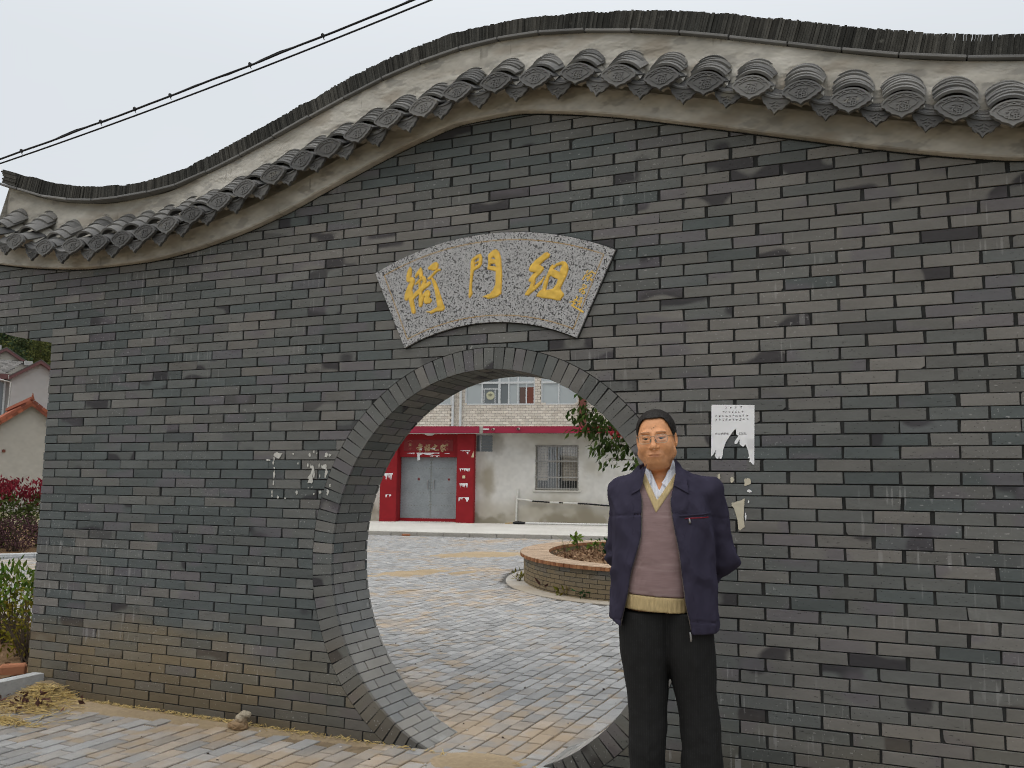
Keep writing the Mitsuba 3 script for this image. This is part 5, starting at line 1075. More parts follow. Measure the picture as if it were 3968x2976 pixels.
for i in range(12):
    s = [7.5, 10.5, 12.5, 5.5, 3.5, 14.0, 11.2, 2.0, 8.8, -2.0, 17.0, 9.0][i]; b = [70, 74, 76, 72, 76, 74, 82, 70, 84, 72, 75, 92][i]
    p = LQ + LA * s + LB * b; z = float(hillz(np.array(p[0]), np.array(p[1]))); hgt = g.uniform(6.5, 8.5)
    t = thing('hill_tree', LABS[i % 4] + ' ' + POS[i], 'tree', 'trees on the hillside')
    V, F = tube(smooth_line([[p[0], p[1], z - .5], [p[0] + .1, p[1], z + hgt * .4], [p[0] + .3, p[1], z + hgt * .8]], 6), np.linspace(.18, .06, 6), 7); put(t + '__trunk', (V, F), 'bark_mat')
    n = 2600; cl = g.normal(size=(40, 3)) * [1.0, 1.0, 1.35] + [0, 0, hgt * .58]; P = np.array([p[0], p[1], z]) + cl[g.integers(0, 40, n)] + g.normal(size=(n, 3)) * 0.42
    mb = MB(); leaves(mb, P, 0.30, wid=0.6, tone=[0.1, 0.75, 0.35, 0.9][i % 4], seed=300 + i); mb.put(t + '__crown', 'hill_leaf_mat')

# ------------------------------------------------------------------ foreground litter
def straw(n, x0, y0, sx, sy, hmax, lo, hi, seed):
    g = np.random.default_rng(seed); mb = MB()
    for _ in range(n):
        a = g.normal(size=2) * 0.5; p = np.array([x0 + a[0] * sx, y0 + a[1] * sy]); z = hmax * math.exp(-(a @ a) * 1.4) * g.uniform(0.1, 1) + 0.006
        th = g.uniform(0, 2 * np.pi); L = g.uniform(lo, hi); d = np.array([math.cos(th), math.sin(th), g.normal() * 0.18]); d /= np.linalg.norm(d); w = g.uniform(0.0012, 0.003)
        c = np.array([p[0], p[1], z]); q = np.array([-d[1], d[0], 0]); u = np.array([0, 0, 1.0]); pts = [c - d * L / 2, c + [0, 0, g.normal() * .006], c + d * L / 2]
        V = []
        for s in pts: V += [s - q * w, s + q * w, s + u * w]
        V = np.array(V); V[:, 2] = np.maximum(V[:, 2], 0.004)
        F = []
        for k in (0, 3):
            for j in range(3): F.append([k + j, k + (j + 1) % 3, k + 3 + (j + 1) % 3, k + 3 + j])
        mb.add(V, np.array(F), (g.uniform(), g.uniform()))
    return mb
mb = straw(1500, -5.33, -0.10, 0.20, 0.20, 0.085, 0.03, 0.16, 1); m2 = straw(500, -5.2, -0.30, 0.34, 0.22, 0.03, 0.03, 0.12, 2)
mb.add(np.vstack(m2.v), np.vstack(m2.f), np.vstack(m2.uv)); mb.put('straw_heap', 'straw_mat', kind='stuff', label='heap of yellow straw in the corner of the wall and the white kerb', category='straw')
heap = sheet(-5.58, -4.85, -0.70, 0.01, 50, 50, lambda X, Y: -0.01 + 0.095 * np.exp(-((X + 5.38) / 0.17) ** 2 - ((Y + 0.02) / 0.22) ** 2) + 0.02 * np.exp(-((X + 5.3) / 0.35) ** 2 - ((Y + 0.25) / 0.3) ** 2) + 0.012 * (meshkit.fbm(np.stack([X * 16, Y * 16, X * 0], -1), 3) - 0.5))
put('sand_heap', heap, 'sand_mat', True, kind='stuff', label='low heap of sand under the straw in the wall corner', category='sand')
g = np.random.default_rng(9); mb = MB(); n = 46
P = np.c_[-5.28 + g.normal(size=n) * .17, -0.27 + g.normal(size=n) * .10, 0.02 + g.uniform(0, .05, n)]; leaves(mb, P, 0.055, wid=0.62, droop=0, seed=10); mb.put('dead_leaves', 'dark_leaf_mat', kind='stuff', label='dark curled dead leaves caught in the straw heap', category='leaves')
mb = straw(300, -5.02, -0.62, 0.28, 0.06, 0.012, 0.02, 0.08, 4); mb.put('straw_trail', 'straw_mat', kind='stuff', label='thin line of straw and dark debris on the paving in front of the heap', category='straw')
mb = straw(420, -4.0, -0.045, 1.6, 0.035, 0.012, 0.015, 0.07, 5); mb.put('straw_trail', 'straw_mat', kind='stuff', label='fine straw strewn along the foot of the wall', category='straw')
g = np.random.default_rng(14); c = trimesh.creation.icosphere(4, 1.0); cv_ = np.array(c.vertices)
def lump(cx, rx, ry, rz, zc, sx): return cv_ * [rx, ry, rz] * (1 + 0.55 * (meshkit.fbm(cv_ * 2.1 + sx, 4) - 0.5))[:, None] + [cx, 0, zc]
mb = MB(); 
for a in ((0.0, .060, .045, .030, .022, 3), (0.015, .034, .030, .034, .055, 5), (0.040, .028, .022, .020, .088, 8), (-.045, .030, .03, .02, .016, 9), (.065, .02, .018, .016, .09, 1)): mb.add(lump(*a) + [-3.66, -0.115, 0], np.array(c.faces))
mb.put('mortar_lump', 'lump_mat', True, label='knobbly lump of dried mortar standing at the foot of the wall', category='lump')
mat('lump_mat', lambda p, n, uv: mix((0.24, 0.16, 0.09), (0.33, 0.29, 0.22), sst(0.02, 0.09, p.z + 0.03 * (noise(p.x * 40, p.y * 40, p.z * 40) - 0.5))) * (0.75 + 0.5 * fbm(p.x * 70, p.y * 70, p.z * 70)), rough=0.95)
mb = MB(); g = np.random.default_rng(19)
for _ in range(150):
    x, y = g.uniform(-5, -0.5), g.uniform(-1.6, 3.5)
    if -0.05 < y < 0.45 and not (-2.7 < x < -1.5): continue
    r = g.uniform(0.003, 0.010); mb.add(np.array(trimesh.creation.icosphere(1, 1.0).vertices) * [r, r * g.uniform(.6, 1), r * .6] * (1 + .3 * g.normal(size=(42, 1)) * .3) + [x, y, r * .4], np.array(trimesh.creation.icosphere(1, 1.0).faces), (g.uniform(), g.uniform()))
mb.put('grit', 'grit_mat', kind='stuff', label='small dark and pale grit scattered over the pavers', category='grit'); mat('grit_mat', lambda p, n, uv: mix((0.04, 0.03, 0.025), (0.42, 0.40, 0.37), sst(0.55, 0.75, uv.x)), rough=0.9)

# ------------------------------------------------------------------ overhead cables
cab = thing('overhead_cable', 'upper black overhead cable with a thinner wire tied along it, crossing the sky', 'cable')
P0, P1 = np.array([-10.57, 3.0, 5.600]), np.array([-4.445, 3.0, 6.447]); t = np.linspace(-0.6, 1.7, 60)
def cat(P0, P1, t, sag, w=0.0, ph=0.0): return P0 + np.outer(t, P1 - P0) + np.c_[0 * t, 0 * t, sag * (t - .0) * (t - 1.0) + w * np.sin(t * 31 + ph) * np.sin(t * 7)]
put(cab + '__line', tube(cat(P0, P1, t, 0.126, 0.006), 0.012, 6), 'cable_mat', True); put(cab + '__tied_wire', tube(cat(P0, P1, t, 0.126, 0.022, 1.2) + [0, 0, 0.004], 0.006, 5), 'cable_mat', True)
for tt_ in (0.066, 0.29, 0.38, 0.47, 0.66, 0.82):
    p = cat(P0, P1, np.array([tt_]), 0.126)[0]; put(cab + '__tie', tube(smooth_line([p + [-.02, 0, .02], p + [0, 0, 0.0], p + [0.0, 0, -.03], p + [.02, 0, -.05]], 6), [.02, .02, .016, .006, .004, .003], 6), 'cable_mat')
put('overhead_cable', tube(cat(np.array([-10.563, 3.0, 5.540]), np.array([-4.231, 3.0, 6.40]), t, 0.187), 0.010, 6), 'cable_mat', True, label='lower thin black overhead cable crossing the sky', category='cable')
# ------------------------------------------------------------------ the man
def nets(fn, lo, hi, h):
    """naive surface nets of fn(P) < 0 on a grid"""
    lo, hi = np.asarray(lo, float), np.asarray(hi, float); n = np.ceil((hi - lo) / h).astype(int) + 1
    ax = [lo[k] + h * np.arange(n[k]) for k in range(3)]
    D = np.empty(n)
    for i0 in range(0, n[0], 24):
        G = np.stack(np.meshgrid(ax[0][i0:i0 + 24], ax[1], ax[2], indexing='ij'), -1); D[i0:i0 + 24] = fn(G)
    S = D < 0
    c = [S[i:n[0] - 1 + i, j:n[1] - 1 + j, k:n[2] - 1 + k] for i in (0, 1) for j in (0, 1) for k in (0, 1)]
    cnt = sum(x.astype(int) for x in c); act = (cnt > 0) & (cnt < 8)
    idx = -np.ones(act.shape, int); I = np.argwhere(act); idx[tuple(I.T)] = np.arange(len(I))
    acc, num = np.zeros((len(I), 3)), np.zeros(len(I))
    cor = np.array([(i, j, k) for i in (0, 1) for j in (0, 1) for k in (0, 1)])
    val = np.stack([D[tuple((I + q).T)] for q in cor], 1)
    for a in range(8):
        for b in range(a + 1, 8):
            if np.abs(cor[a] - cor[b]).sum() != 1: continue
            va, vb = val[:, a], val[:, b]; m = (va < 0) != (vb < 0)
            t = np.where(m, va / np.where(m, va - vb, 1), 0)
            acc += m[:, None] * (cor[a] + t[:, None] * (cor[b] - cor[a])); num += m
    V = lo + h * (I + acc / num[:, None])
    F = []
    for ax_ in range(3):
        u, w = [(1, 2), (2, 0), (0, 1)][ax_]
        sl = [slice(None)] * 3; s1 = list(sl); s2 = list(sl); s1[ax_] = slice(0, -1); s2[ax_] = slice(1, None)
        E_ = S[tuple(s1)] != S[tuple(s2)]; K = np.argwhere(E_)
        K = K[(K[:, u] > 0) & (K[:, w] > 0) & (K[:, u] < n[u] - 1) & (K[:, w] < n[w] - 1)]
        du, dw = np.eye(3, dtype=int)[u], np.eye(3, dtype=int)[w]
        q = np.stack([idx[tuple((K - du - dw).T)], idx[tuple((K - dw).T)], idx[tuple(K.T)], idx[tuple((K - du).T)]], 1)
        fl = S[tuple(K.T)]; q[~fl] = q[~fl][:, ::-1]
        F.append(q)
    F = np.vstack(F); F = F[(F >= 0).all(1)]
    return V, np.vstack([F[:, [0, 1, 2]], F[:, [0, 2, 3]]])
def smin(a, b, k): hh = np.clip(0.5 + 0.5 * (b - a) / k, 0, 1); return b * (1 - hh) + a * hh - k * hh * (1 - hh)
def smax(a, b, k): return -smin(-a, -b, k)
def sph(P, c, r): return np.linalg.norm(P - np.asarray(c), axis=-1) - r
def elp(P, c, r):
    r = np.asarray(r, float); q = (P - np.asarray(c)) / r; k = np.linalg.norm(q, axis=-1); return k * (k - 1) / np.maximum(np.linalg.norm(q / r, axis=-1), 1e-6)
def cap(P, a, b, ra, rb=None):
    rb = ra if rb is None else rb; a, b = np.asarray(a, float), np.asarray(b, float); d = b - a
    t = np.clip(((P - a) @ d) / (d @ d), 0, 1); return np.linalg.norm(P - a - t[..., None] * d, axis=-1) - (ra + t * (rb - ra))
def column_(P, prof, n=2.4):
    """prof rows: z, cx, cy, half width, half depth"""
    p = np.array(prof); z = P[..., 2]
    g = [PchipInterpolator(p[:, 0], p[:, k], extrapolate=False) for k in (1, 2, 3, 4)]
    zz = np.clip(z, p[0, 0], p[-1, 0]); cx, cy, a, b = (q(zz) for q in g)
    k = ((np.abs(P[..., 0] - cx) / a) ** n + (np.abs(P[..., 1] - cy) / b) ** n) ** (1 / n)
    return (k - 1) * np.minimum(a, b)
MB_ = np.array([-0.901, -0.822, 0.0]); MA = math.radians(13.797)
MR, MF = np.array([math.cos(MA), math.sin(MA), 0]), np.array([-math.sin(MA), math.cos(MA), 0])
def mw(v): v = np.asarray(v, float); return MB_ + v[:, :1] * MR + v[:, 1:2] * MF + v[:, 2:3] * np.array([0, 0, 1.0])
man = thing('person', 'man in navy zip jacket and mauve vest standing with his hands behind his back', 'person')
def mput(key, V, F, bsdf, smooth=True, uv=None, **lab): return put(man + '__' + key, (mw(V), F), bsdf, smooth, uv=uv, **lab)

# head: local frame with x to the picture's right, y backwards, z up, origin between the eyes
HC = np.array([-0.034, 0.010, 1.662])
HR = rotz(math.radians(-7)) @ roty(math.radians(-4.0)) @ rotx(math.radians(2))
def cranium(P): return smin(elp(P, (0, 0.018, 0.036), (0.0745, 0.096, 0.078)), elp(P, (0, 0.045, 0.01), (0.070, 0.075, 0.075)), 0.02)
def head_sdf(P):
    X = np.abs(P[..., 0]); S = np.stack([X, P[..., 1], P[..., 2]], -1)
    d = cranium(P)
    d = smin(d, elp(P, (0, -0.018, -0.030), (0.070, 0.072, 0.087)), 0.03)
    d = smin(d, cap(S, (0.0535, -0.005, -0.066), (0.020, -0.058, -0.100), 0.0265, 0.021), 0.03)
    d = smin(d, elp(S, (0.044, -0.050, -0.038), (0.027, 0.027, 0.030)), 0.02)
    d = smin(d, elp(P, (0, -0.072, -0.098), (0.024, 0.018, 0.018)), 0.018)
    d = smin(d, elp(P, (0, -0.030, -0.120), (0.052, 0.042, 0.020)), 0.02)
    d = smin(d, elp(S, (0.030, -0.080, 0.021), (0.026, 0.012, 0.008)), 0.014)
    d = smax(d, -elp(S, (0.031, -0.101, -0.001), (0.019, 0.016, 0.0105)), 0.010)
    d = smin(d, elp(S, (0.031, -0.0735, 0.0035), (0.0185, 0.0145, 0.0085)), 0.004)
    d = smin(d, elp(S, (0.031, -0.0725, -0.0125), (0.0180, 0.0140, 0.0085)), 0.005)
    d = smax(d, -elp(S, (0.031, -0.0895, -0.0042), (0.0125, 0.008, 0.0013)), 0.0015)
    d = smin(d, cap(P, (0, -0.084, 0.010), (0, -0.103, -0.034), 0.0075, 0.0125), 0.012)
    d = smin(d, sph(P, (0, -0.106, -0.040), 0.0125), 0.007)
    d = smin(d, elp(S, (0.0145, -0.094, -0.042), (0.0085, 0.011, 0.0085)), 0.005)
    d = smax(d, -elp(S, (0.0075, -0.106, -0.0515), (0.0042, 0.006, 0.003)), 0.003)
    d = smin(d, elp(P, (0, -0.080, -0.072), (0.032, 0.016, 0.020)), 0.014)
    d = smin(d, elp(P, (0, -0.0905, -0.0695), (0.0235, 0.0075, 0.0048)), 0.004)
    d = smin(d, elp(P, (0, -0.0890, -0.0785), (0.0195, 0.0075, 0.0052)), 0.004)
    d = smax(d, -cap(S, (0, -0.0985, -0.0738), (0.026, -0.089, -0.0752), 0.0018), 0.002)
    d = smax(d, -cap(S, (0.020, -0.098, -0.048), (0.034, -0.086, -0.072), 0.0022), 0.006)
    E_ = S @ rotz(0.35)
    ear = elp(S, (0.0755, 0.020, -0.010), (0.012, 0.021, 0.034)); ear = smax(ear, -elp(S, (0.0835, 0.012, -0.008), (0.006, 0.010, 0.020)), 0.004)
    d = smin(d, ear, 0.004)
    return d
def neck_sdf(P): return cap(P, (0, 0.030, -0.085), (0.004, 0.045, -0.235), 0.060, 0.066)
def to_head(P): return (P - HC) @ HR
def full_head(P):
    Q = to_head(P); return smin(smin(head_sdf(Q), neck_sdf(Q), 0.022), elp(P, (-0.03, 0.01, 1.40), (0.13, 0.075, 0.09)), 0.03)
V, F = nets(full_head, (-0.15, -0.13, 1.40), (0.09, 0.17, 1.80), 0.0025)
Q = to_head(V)
m_ = trimesh.Trimesh(V, F, process=False); trimesh.smoothing.filter_taubin(m_, iterations=4); V = np.array(m_.vertices)
lip = np.exp(-((Q[:, 2] + 0.0742) / 0.0075) ** 4) * (np.abs(Q[:, 0]) < 0.0225) * (Q[:, 1] < -0.072) * np.clip((0.0225 - np.abs(Q[:, 0])) / 0.008, 0, 1) * 0.6
brow = ((np.abs(np.abs(Q[:, 0]) - 0.033) < 0.018) & (np.abs(Q[:, 2] - (0.0225 - 6.0 * (np.abs(Q[:, 0]) - 0.030) ** 2)) < 0.0030) & (Q[:, 1] < -0.04)) * 0.42
stub = np.exp(-((Q[:, 2] + 0.095) / 0.03) ** 2) * (Q[:, 1] < -0.01) * 0.22
lash = np.exp(-((np.abs(Q[:, 0]) - 0.031) / 0.014) ** 4 - ((Q[:, 2] + 0.0028) / 0.0022) ** 2) * (Q[:, 1] < -0.06)
tone_u = lip; tone_v = np.maximum(np.maximum(brow, stub), 0.85 * lash)
for mx, mz, mr in ((0.004, 0.040, .0028), (-0.006, 0.036, .002), (0.012, 0.046, .002), (-0.046, -0.098, .002)): tone_v = np.maximum(tone_v, 0.7 * (np.hypot(Q[:, 0] - mx, Q[:, 2] - mz) < mr) * (Q[:, 1] < 0))
hlv = np.interp(np.abs(Q[:, 0]), [0, 0.030, 0.045, 0.058, 0.068, 0.075, 0.1], [0.081, 0.082, 0.076, 0.060, 0.034, -0.014, -0.03])
tone_v = np.maximum(tone_v, 0.62 * np.clip(1 - (hlv - Q[:, 2]) / 0.011, 0, 1) * (Q[:, 1] < 0.01) * (Q[:, 2] > -0.03) * (np.abs(Q[:, 0]) < 0.079))
UVH = np.stack([tone_u, tone_v], 1)
def skin(p, n, uv):
    c = mi.Color3f(0.62, 0.295, 0.140) * (0.84 + 0.32 * fbm(p.x * 55, p.y * 55, p.z * 55)) * (0.93 + 0.14 * fbm(p.x * 30, p.y * 30, p.z * 30)) * (0.97 + 0.06 * noise(p.x * 400, p.y * 400, p.z * 400))
    c = mix(c, (0.36, 0.13, 0.09), uv.x * 0.8)
    return mix(c, (0.045, 0.03, 0.025), uv.y)
mat('skin_mat', skin, rough=0.48, spec=0.4, two=True)
# hidden rest of the body: torso, arms, hands and legs in one mesh with the head
SHL, ELL, WRL = np.array([-0.165, 0.02, 1.42]), np.array([-0.185, 0.10, 1.165]), np.array([-0.06, 0.185, 0.985])
SHR, ELR, WRR = np.array([0.178, 0.02, 1.43]), np.array([0.235, 0.085, 1.160]), np.array([0.085, 0.195, 0.985])
def hand(P, w, sx, z0):
    """a hand held behind the back: palm, thumb and four bent fingers"""
    w = np.asarray(w, float); ax = np.array([sx * 0.9, 0.10, -0.42]); ax /= np.linalg.norm(ax); up = np.array([sx * 0.42, 0, 0.9])
    pc = w + ax * 0.05; d = cap(P, w + ax * .01, w + ax * 0.085, 0.024, 0.030)
    for k, L in enumerate((0.072, 0.080, 0.075, 0.058)):
        o = (k - 1.5) * 0.017; b0 = w + ax * 0.088 + up * o; b1 = b0 + ax * L * 0.55 + np.array([0, -0.006, 0]); b2 = b1 + ax * L * 0.35 + np.array([0, -0.022, -0.01])
        d = np.minimum(d, np.minimum(cap(P, b0, b1, 0.0092, 0.0085), cap(P, b1, b2, 0.0085, 0.0072)))
    t0 = w + ax * 0.035 + up * 0.026; t1 = t0 + ax * 0.032 + up * 0.018; t2 = t1 + ax * 0.028 + up * 0.004
    return np.minimum(d, np.minimum(cap(P, t0, t1, 0.012, 0.010), cap(P, t1, t2, 0.010, 0.0085)))
def body_low(P):
    d = column_(P, [(0.80, -0.01, 0.03, .15, .11), (1.0, -0.01, 0.02, .145, .115), (1.2, -.01, .02, .15, .11), (1.38, -.015, .02, .16, .095), (1.46, -.02, .02, .09, .07)]); d = np.maximum(d, np.maximum(P[..., 2] - 1.46, 0.78 - P[..., 2]))
    for s, e, w in ((SHL, ELL, WRL), (SHR, ELR, WRR)): d = smin(d, np.minimum(cap(P, s, e, .046, .038), cap(P, e, w, .037, .026)), 0.02)
    for h, k, a in (((-0.085, .02, .84), (-.078, .0, .47), (-.078, .03, .10)), ((0.10, .02, .84), (0.135, 0, .47), (0.14, .03, .10))): d = smin(d, np.minimum(cap(P, h, k, .08, .052), cap(P, k, a, .05, .036)), 0.02)
    return d
V2, F2 = nets(body_low, (-0.27, -0.14, 0.06), (0.32, 0.24, 1.50), 0.012)
V3, F3 = nets(lambda P: np.minimum(hand(P, WRL, 1, 0), hand(P, WRR + [0, 0.035, -0.01], -1, 0)), (-0.12, 0.12, 0.84), (0.16, 0.28, 1.05), 0.003)
VB = np.vstack([V, V2, V3]); FB = np.vstack([F, F2 + len(V), F3 + len(V) + len(V2)])
mput('body', VB, FB, 'skin_mat', True, np.vstack([UVH, np.zeros((len(V2) + len(V3), 2))]), label='bare face, neck and hands of the man')
# hair: short cropped cap
def hair_sdf(P):
    Q = to_head(P); X = np.abs(Q[..., 0]); p = Q * 1.0
    fuzz = 0.0022 * (meshkit.noise(Q * 420) - 0.5) + 0.003 * (meshkit.noise(Q * 120) - 0.5)
    d = cranium(Q) - 0.0085 + fuzz + 0.012 * np.clip((0.05 - Q[..., 2]) / 0.12, 0, 1) * 0.35
    hl = np.interp(X, [0, 0.030, 0.045, 0.058, 0.068, 0.075, 0.1], [0.081, 0.082, 0.076, 0.060, 0.034, -0.014, -0.03])
    front = hl - Q[..., 2] + 0.004 * (meshkit.noise(Q * 150) - 0.5)
    back = np.interp(Q[..., 1], [-0.03, 0.004, 0.012, 0.05, 0.12], [0, 0.00, 0.0, 0.048, 0.06])
    return np.maximum(d, front - back * (Q[..., 1] > 0.004))
V, F = nets(hair_sdf, (-0.15, -0.12, 1.58), (0.09, 0.15, 1.80), 0.0025)
scene['hair_mat'] = {'type': 'twosided', 'bsdf': {'type': 'principled', 'base_color': mikit.proc(lambda p, n, uv: mi.Color3f(0.016, 0.014, 0.013) * (0.6 + 0.8 * noise(p.x * 300, p.y * 300, p.z * 160))), 'roughness': 0.6, 'specular': 0.25}}
mput('hair', V, F, 'hair_mat', label='short cropped black hair')
def hp(P): return HC + np.asarray(P, float) @ HR.T      # head frame -> man frame
for k in (-1, 1):
    s = trimesh.creation.icosphere(3, 0.0118); e = np.array(s.vertices) + [k * 0.031, -0.0745, -0.0042]
    dist = np.hypot(e[:, 0] - k * 0.031 + 0.001, e[:, 2] + 0.0035); uv = np.stack([(dist < 0.0062) * 1.0, (dist < 0.003) * 1.0], 1); uv[e[:, 1] > -0.074] = 0
    mput('eye', hp(e), np.array(s.faces), 'eye_mat', True, uv)
mat('eye_mat', lambda p, n, uv: mix(mix((0.17, 0.13, 0.10), (0.02, 0.012, 0.009), uv.x), (0.004, 0.004, 0.004), uv.y), rough=0.25, spec=0.5)
# spectacles
gl = man + '__glasses'
mat('glasses_mat', (0.20, 0.17, 0.14), rough=0.3, metallic=0.8); mat('lens_rim_mat', (0.36, 0.32, 0.25), rough=0.35, metallic=0.4)
def rim(k):
    t = np.linspace(0, 2 * np.pi, 41); n = 3.2; c, s = np.cos(t), np.sin(t); rr = (np.abs(c) ** n + np.abs(s) ** n) ** (-1 / n)
    x = k * 0.0335 + 0.0255 * rr * c; z = -0.007 + 0.0178 * rr * s; y = -0.1035 + 0.25 * (np.abs(x) - 0.008).clip(0) ** 1.0 * 0.45
    return np.stack([x, y, z], 1)
for k in (-1, 1):
    r = rim(k); V, F = tube(r, 0.00105, 6, caps=False); mput('glasses', hp(V), F, 'lens_rim_mat', label='thin metal-rimmed spectacles')
    c = r.mean(0); Vp = np.vstack([r[:-1] * 0.985 + c * 0.015, c]); n = len(Vp) - 1
    put(gl + '__lens', (mw(hp(Vp)), np.array([[i, (i + 1) % n, n] for i in range(n)])), 'clear_glass_mat')
    V, F = tube(smooth_line([(k * .059, -0.092, 0.003), (k * .070, -0.080, 0.005), (k * 0.0775, -0.03, 0.004), (k * 0.077, 0.012, 0.0), (k * .074, 0.03, -0.014)], 14), 0.0013, 6); put(gl + '__temple', (mw(hp(V)), F), 'glasses_mat', True)
    V, F = tube(smooth_line([(k * .0095, -0.106, -0.006), (k * .0115, -0.101, -0.013), (k * .0125, -0.098, -0.018)], 6), [.001, .001, .0016, .0022, .0024, .002], 6); put(gl + '__nose_pad', (mw(hp(V)), F), 'glasses_mat', True)
V, F = tube(smooth_line([(-.010, -0.104, 0.0), (0, -0.107, 0.0035), (.010, -0.104, 0.0)], 8), 0.0013, 6); put(gl + '__bridge', (mw(hp(V)), F), 'glasses_mat', True)

# clothes -----------------------------------------------------------
VEST = [(0.90, -0.035, 0.0, .140, .135), (0.96, -0.035, -0.005, .146, .148), (1.04, -0.035, -0.008, .150, .152), (1.15, -0.03, -0.005, .150, .146), (1.26, -0.025, 0.0, .152, .134), (1.36, -0.02, 0.005, .155, .118), (1.43, -0.02, 0.01, .16, .100), (1.48, -0.022, .015, .115, .078), (1.53, -0.025, .02, .075, .066)]
JACK = [(0.80, -0.008, 0.012, .212, .172), (0.90, -0.008, 0.010, .214, .178), (1.00, -0.010, 0.008, .212, .180), (1.12, -0.008, 0.008, .204, .172), (1.25, -0.006, 0.01, .200, .158), (1.36, -0.006, 0.012, .202, .140), (1.43, -0.008, .015, .192, .120), (1.48, -0.012, .018, .150, .098), (1.52, -0.02, .022, .100, .086), (1.56, -0.026, .026, .078, .080)]
def fold(P, amp, sx, sz, s0): return amp * (meshkit.fbm(np.stack([P[..., 0] * sx + s0, P[..., 1] * sx, P[..., 2] * sz], -1), 3) - 0.5)
def vest_sdf(P): return column_(P, VEST, 2.3) + fold(P, 0.008, 14, 16, 3)
def arms(P):
    d = 9.0
    for s, e, w, sg in ((SHL, ELL, WRL, -1), (SHR, ELR, WRR, 1)):
        s = s + [0, 0, 0.008]; up = cap(P, s, e, 0.066, 0.060); lo = cap(P, e, w, 0.060, 0.050)
        d = np.minimum(d, smin(up, lo, 0.03))
    wr = 0.008 * np.sin(70 * (P[..., 2] + 0.6 * P[..., 1]) + 6 * meshkit.noise(P * 9)) * np.exp(-((P[..., 2] - 1.12) / 0.12) ** 2)
    return d + wr + fold(P, 0.030, 13, 8, 9)
def jacket_outer(P):
    d = column_(P, JACK, 2.5)
    d = smin(d, cap(P, (-0.05, .02, 1.475), SHL + [0, 0, .012], 0.050, 0.062), 0.04); d = smin(d, cap(P, (0.02, .02, 1.478), SHR + [0, 0, .012], 0.050, 0.062), 0.04)
    sag = fold(P, 0.030, 10, 2.2, 1) + fold(P, 0.014, 26, 8, 5)
    rid = 0.009 * (1 - np.abs(2 * meshkit.fbm(np.stack([P[..., 0] * 7 + 3, P[..., 1] * 7, P[..., 2] * 4.5 + P[..., 0] * 3], -1), 3) - 1) * 3).clip(0)
    return smin(smin(d + sag - rid, vest_sdf(P) - 0.015, 0.01), arms(P), 0.003)
def pf(x, z, y=-0.14):       # a point measured in the plane of the man's axis, carried to depth y
    k = (3.78 + y) / 3.78; return x * k, 1.447 + (z - 1.447) * k
OL = np.array([(1.60, -.070), (1.53, -.082), (1.47, -.098), (1.44, -.101), (1.40, -.094), (1.264, -.097), (1.167, -.121), (1.095, -.141), (1.02, -.153), (.96, -.167), (.866, -.186), (.82, -.19)])
OR = np.array([(1.60, .044), (1.53, .046), (1.463, .036), (1.40, .024), (1.29, .038), (1.195, .056), (1.087, .069), (.984, .082), (.891, .1), (.852, .106), (.80, .11)])
def conv(T, y=-0.14): q = np.array([pf(x, z, y) for z, x in T]); o = np.argsort(q[:, 1]); return PchipInterpolator(q[o, 1], q[o, 0])
fL, fR = conv(OL), conv(OR)
def opening(P):
    z = np.clip(P[..., 2], 0.83, 1.58); a, b = fL(z), fR(z)
    w = np.maximum(a - P[..., 0], P[..., 0] - b); return np.maximum(w, P[..., 1] + 0.02)
hemz = lambda x: 0.882 - 0.05 * np.clip(-(x + 0.14) / 0.06, 0, 1) * 0 + 0.02 * np.clip(-(x + .15) / .06, 0, 1)
def jacket(P):
    d = jacket_outer(P)
    d = np.maximum(d, -(vest_sdf(P) - 0.006))
    d = smax(d, -opening(P), 0.006)
    d = smax(d, (0.882 + 0.035 * np.clip(-(P[..., 0] + 0.15) / 0.06, 0, 1) + 0.02 * P[..., 1]) - P[..., 2], 0.006)
    d = np.maximum(d, P[..., 2] - (1.535 + 0.02 * np.clip(P[..., 1] / 0.08, -1, 1)))
    d = np.maximum(d, -(neck_sdf(to_head(P)) - 0.010))
    # stitched seams: yoke, hem and armholes
    for zz in (1.338, 0.925):
        d = d + 0.0035 * np.exp(-((P[..., 2] - zz - 0.012 * np.cos(P[..., 0] * 9)) / 0.004) ** 2)
    return d
JV, JF = nets(jacket, (-0.30, -0.22, 0.84), (0.36, 0.30, 1.60), 0.006)
m_ = trimesh.Trimesh(JV, JF, process=False); trimesh.smoothing.filter_taubin(m_, iterations=4); JV = np.array(m_.vertices)
def weave(c, amt=0.25):
    c = tuple(c)
    def fn(p, n, uv): return mi.Color3f(*c) * (1 - amt + 2 * amt * fbm(p.x * 26, p.y * 26, p.z * 12, 4)) * (0.92 + 0.16 * noise(p.x * 330, p.y * 330, p.z * 330))
    return fn
mat('jacket_mat', weave((0.032, 0.029, 0.050), 0.28), rough=0.85, spec=0.15, bump=lambda p, n, uv: 0.010 * fbm(p.x * 24, p.y * 24, p.z * 13, 4) + 0.0012 * noise(p.x * 260, p.y * 260, p.z * 260), eps=2e-3)
mput('jacket', JV, JF, 'jacket_mat', 40, label='dark navy zip jacket hanging open')
def vknit(p, n, uv):
    k = 0.90 + 0.22 * noise(p.x * 38, p.y * 38, p.z * 420) + 0.14 * (fbm(p.x * 9, p.y * 9, p.z * 60) - 0.5)
    st = sst(0.6, 0.85, noise(p.x * 7, p.y * 7, p.z * 95)) * 0.16
    return mix((0.215, 0.150, 0.150), (0.36, 0.29, 0.28), st) * k
mat('vest_mat', vknit, rough=0.95, spec=0.1, bump=lambda p, n, uv: 0.006 * fbm(p.x * 16, p.y * 16, p.z * 22, 3) + 0.0012 * noise(p.x * 200, p.y * 200, p.z * 320))
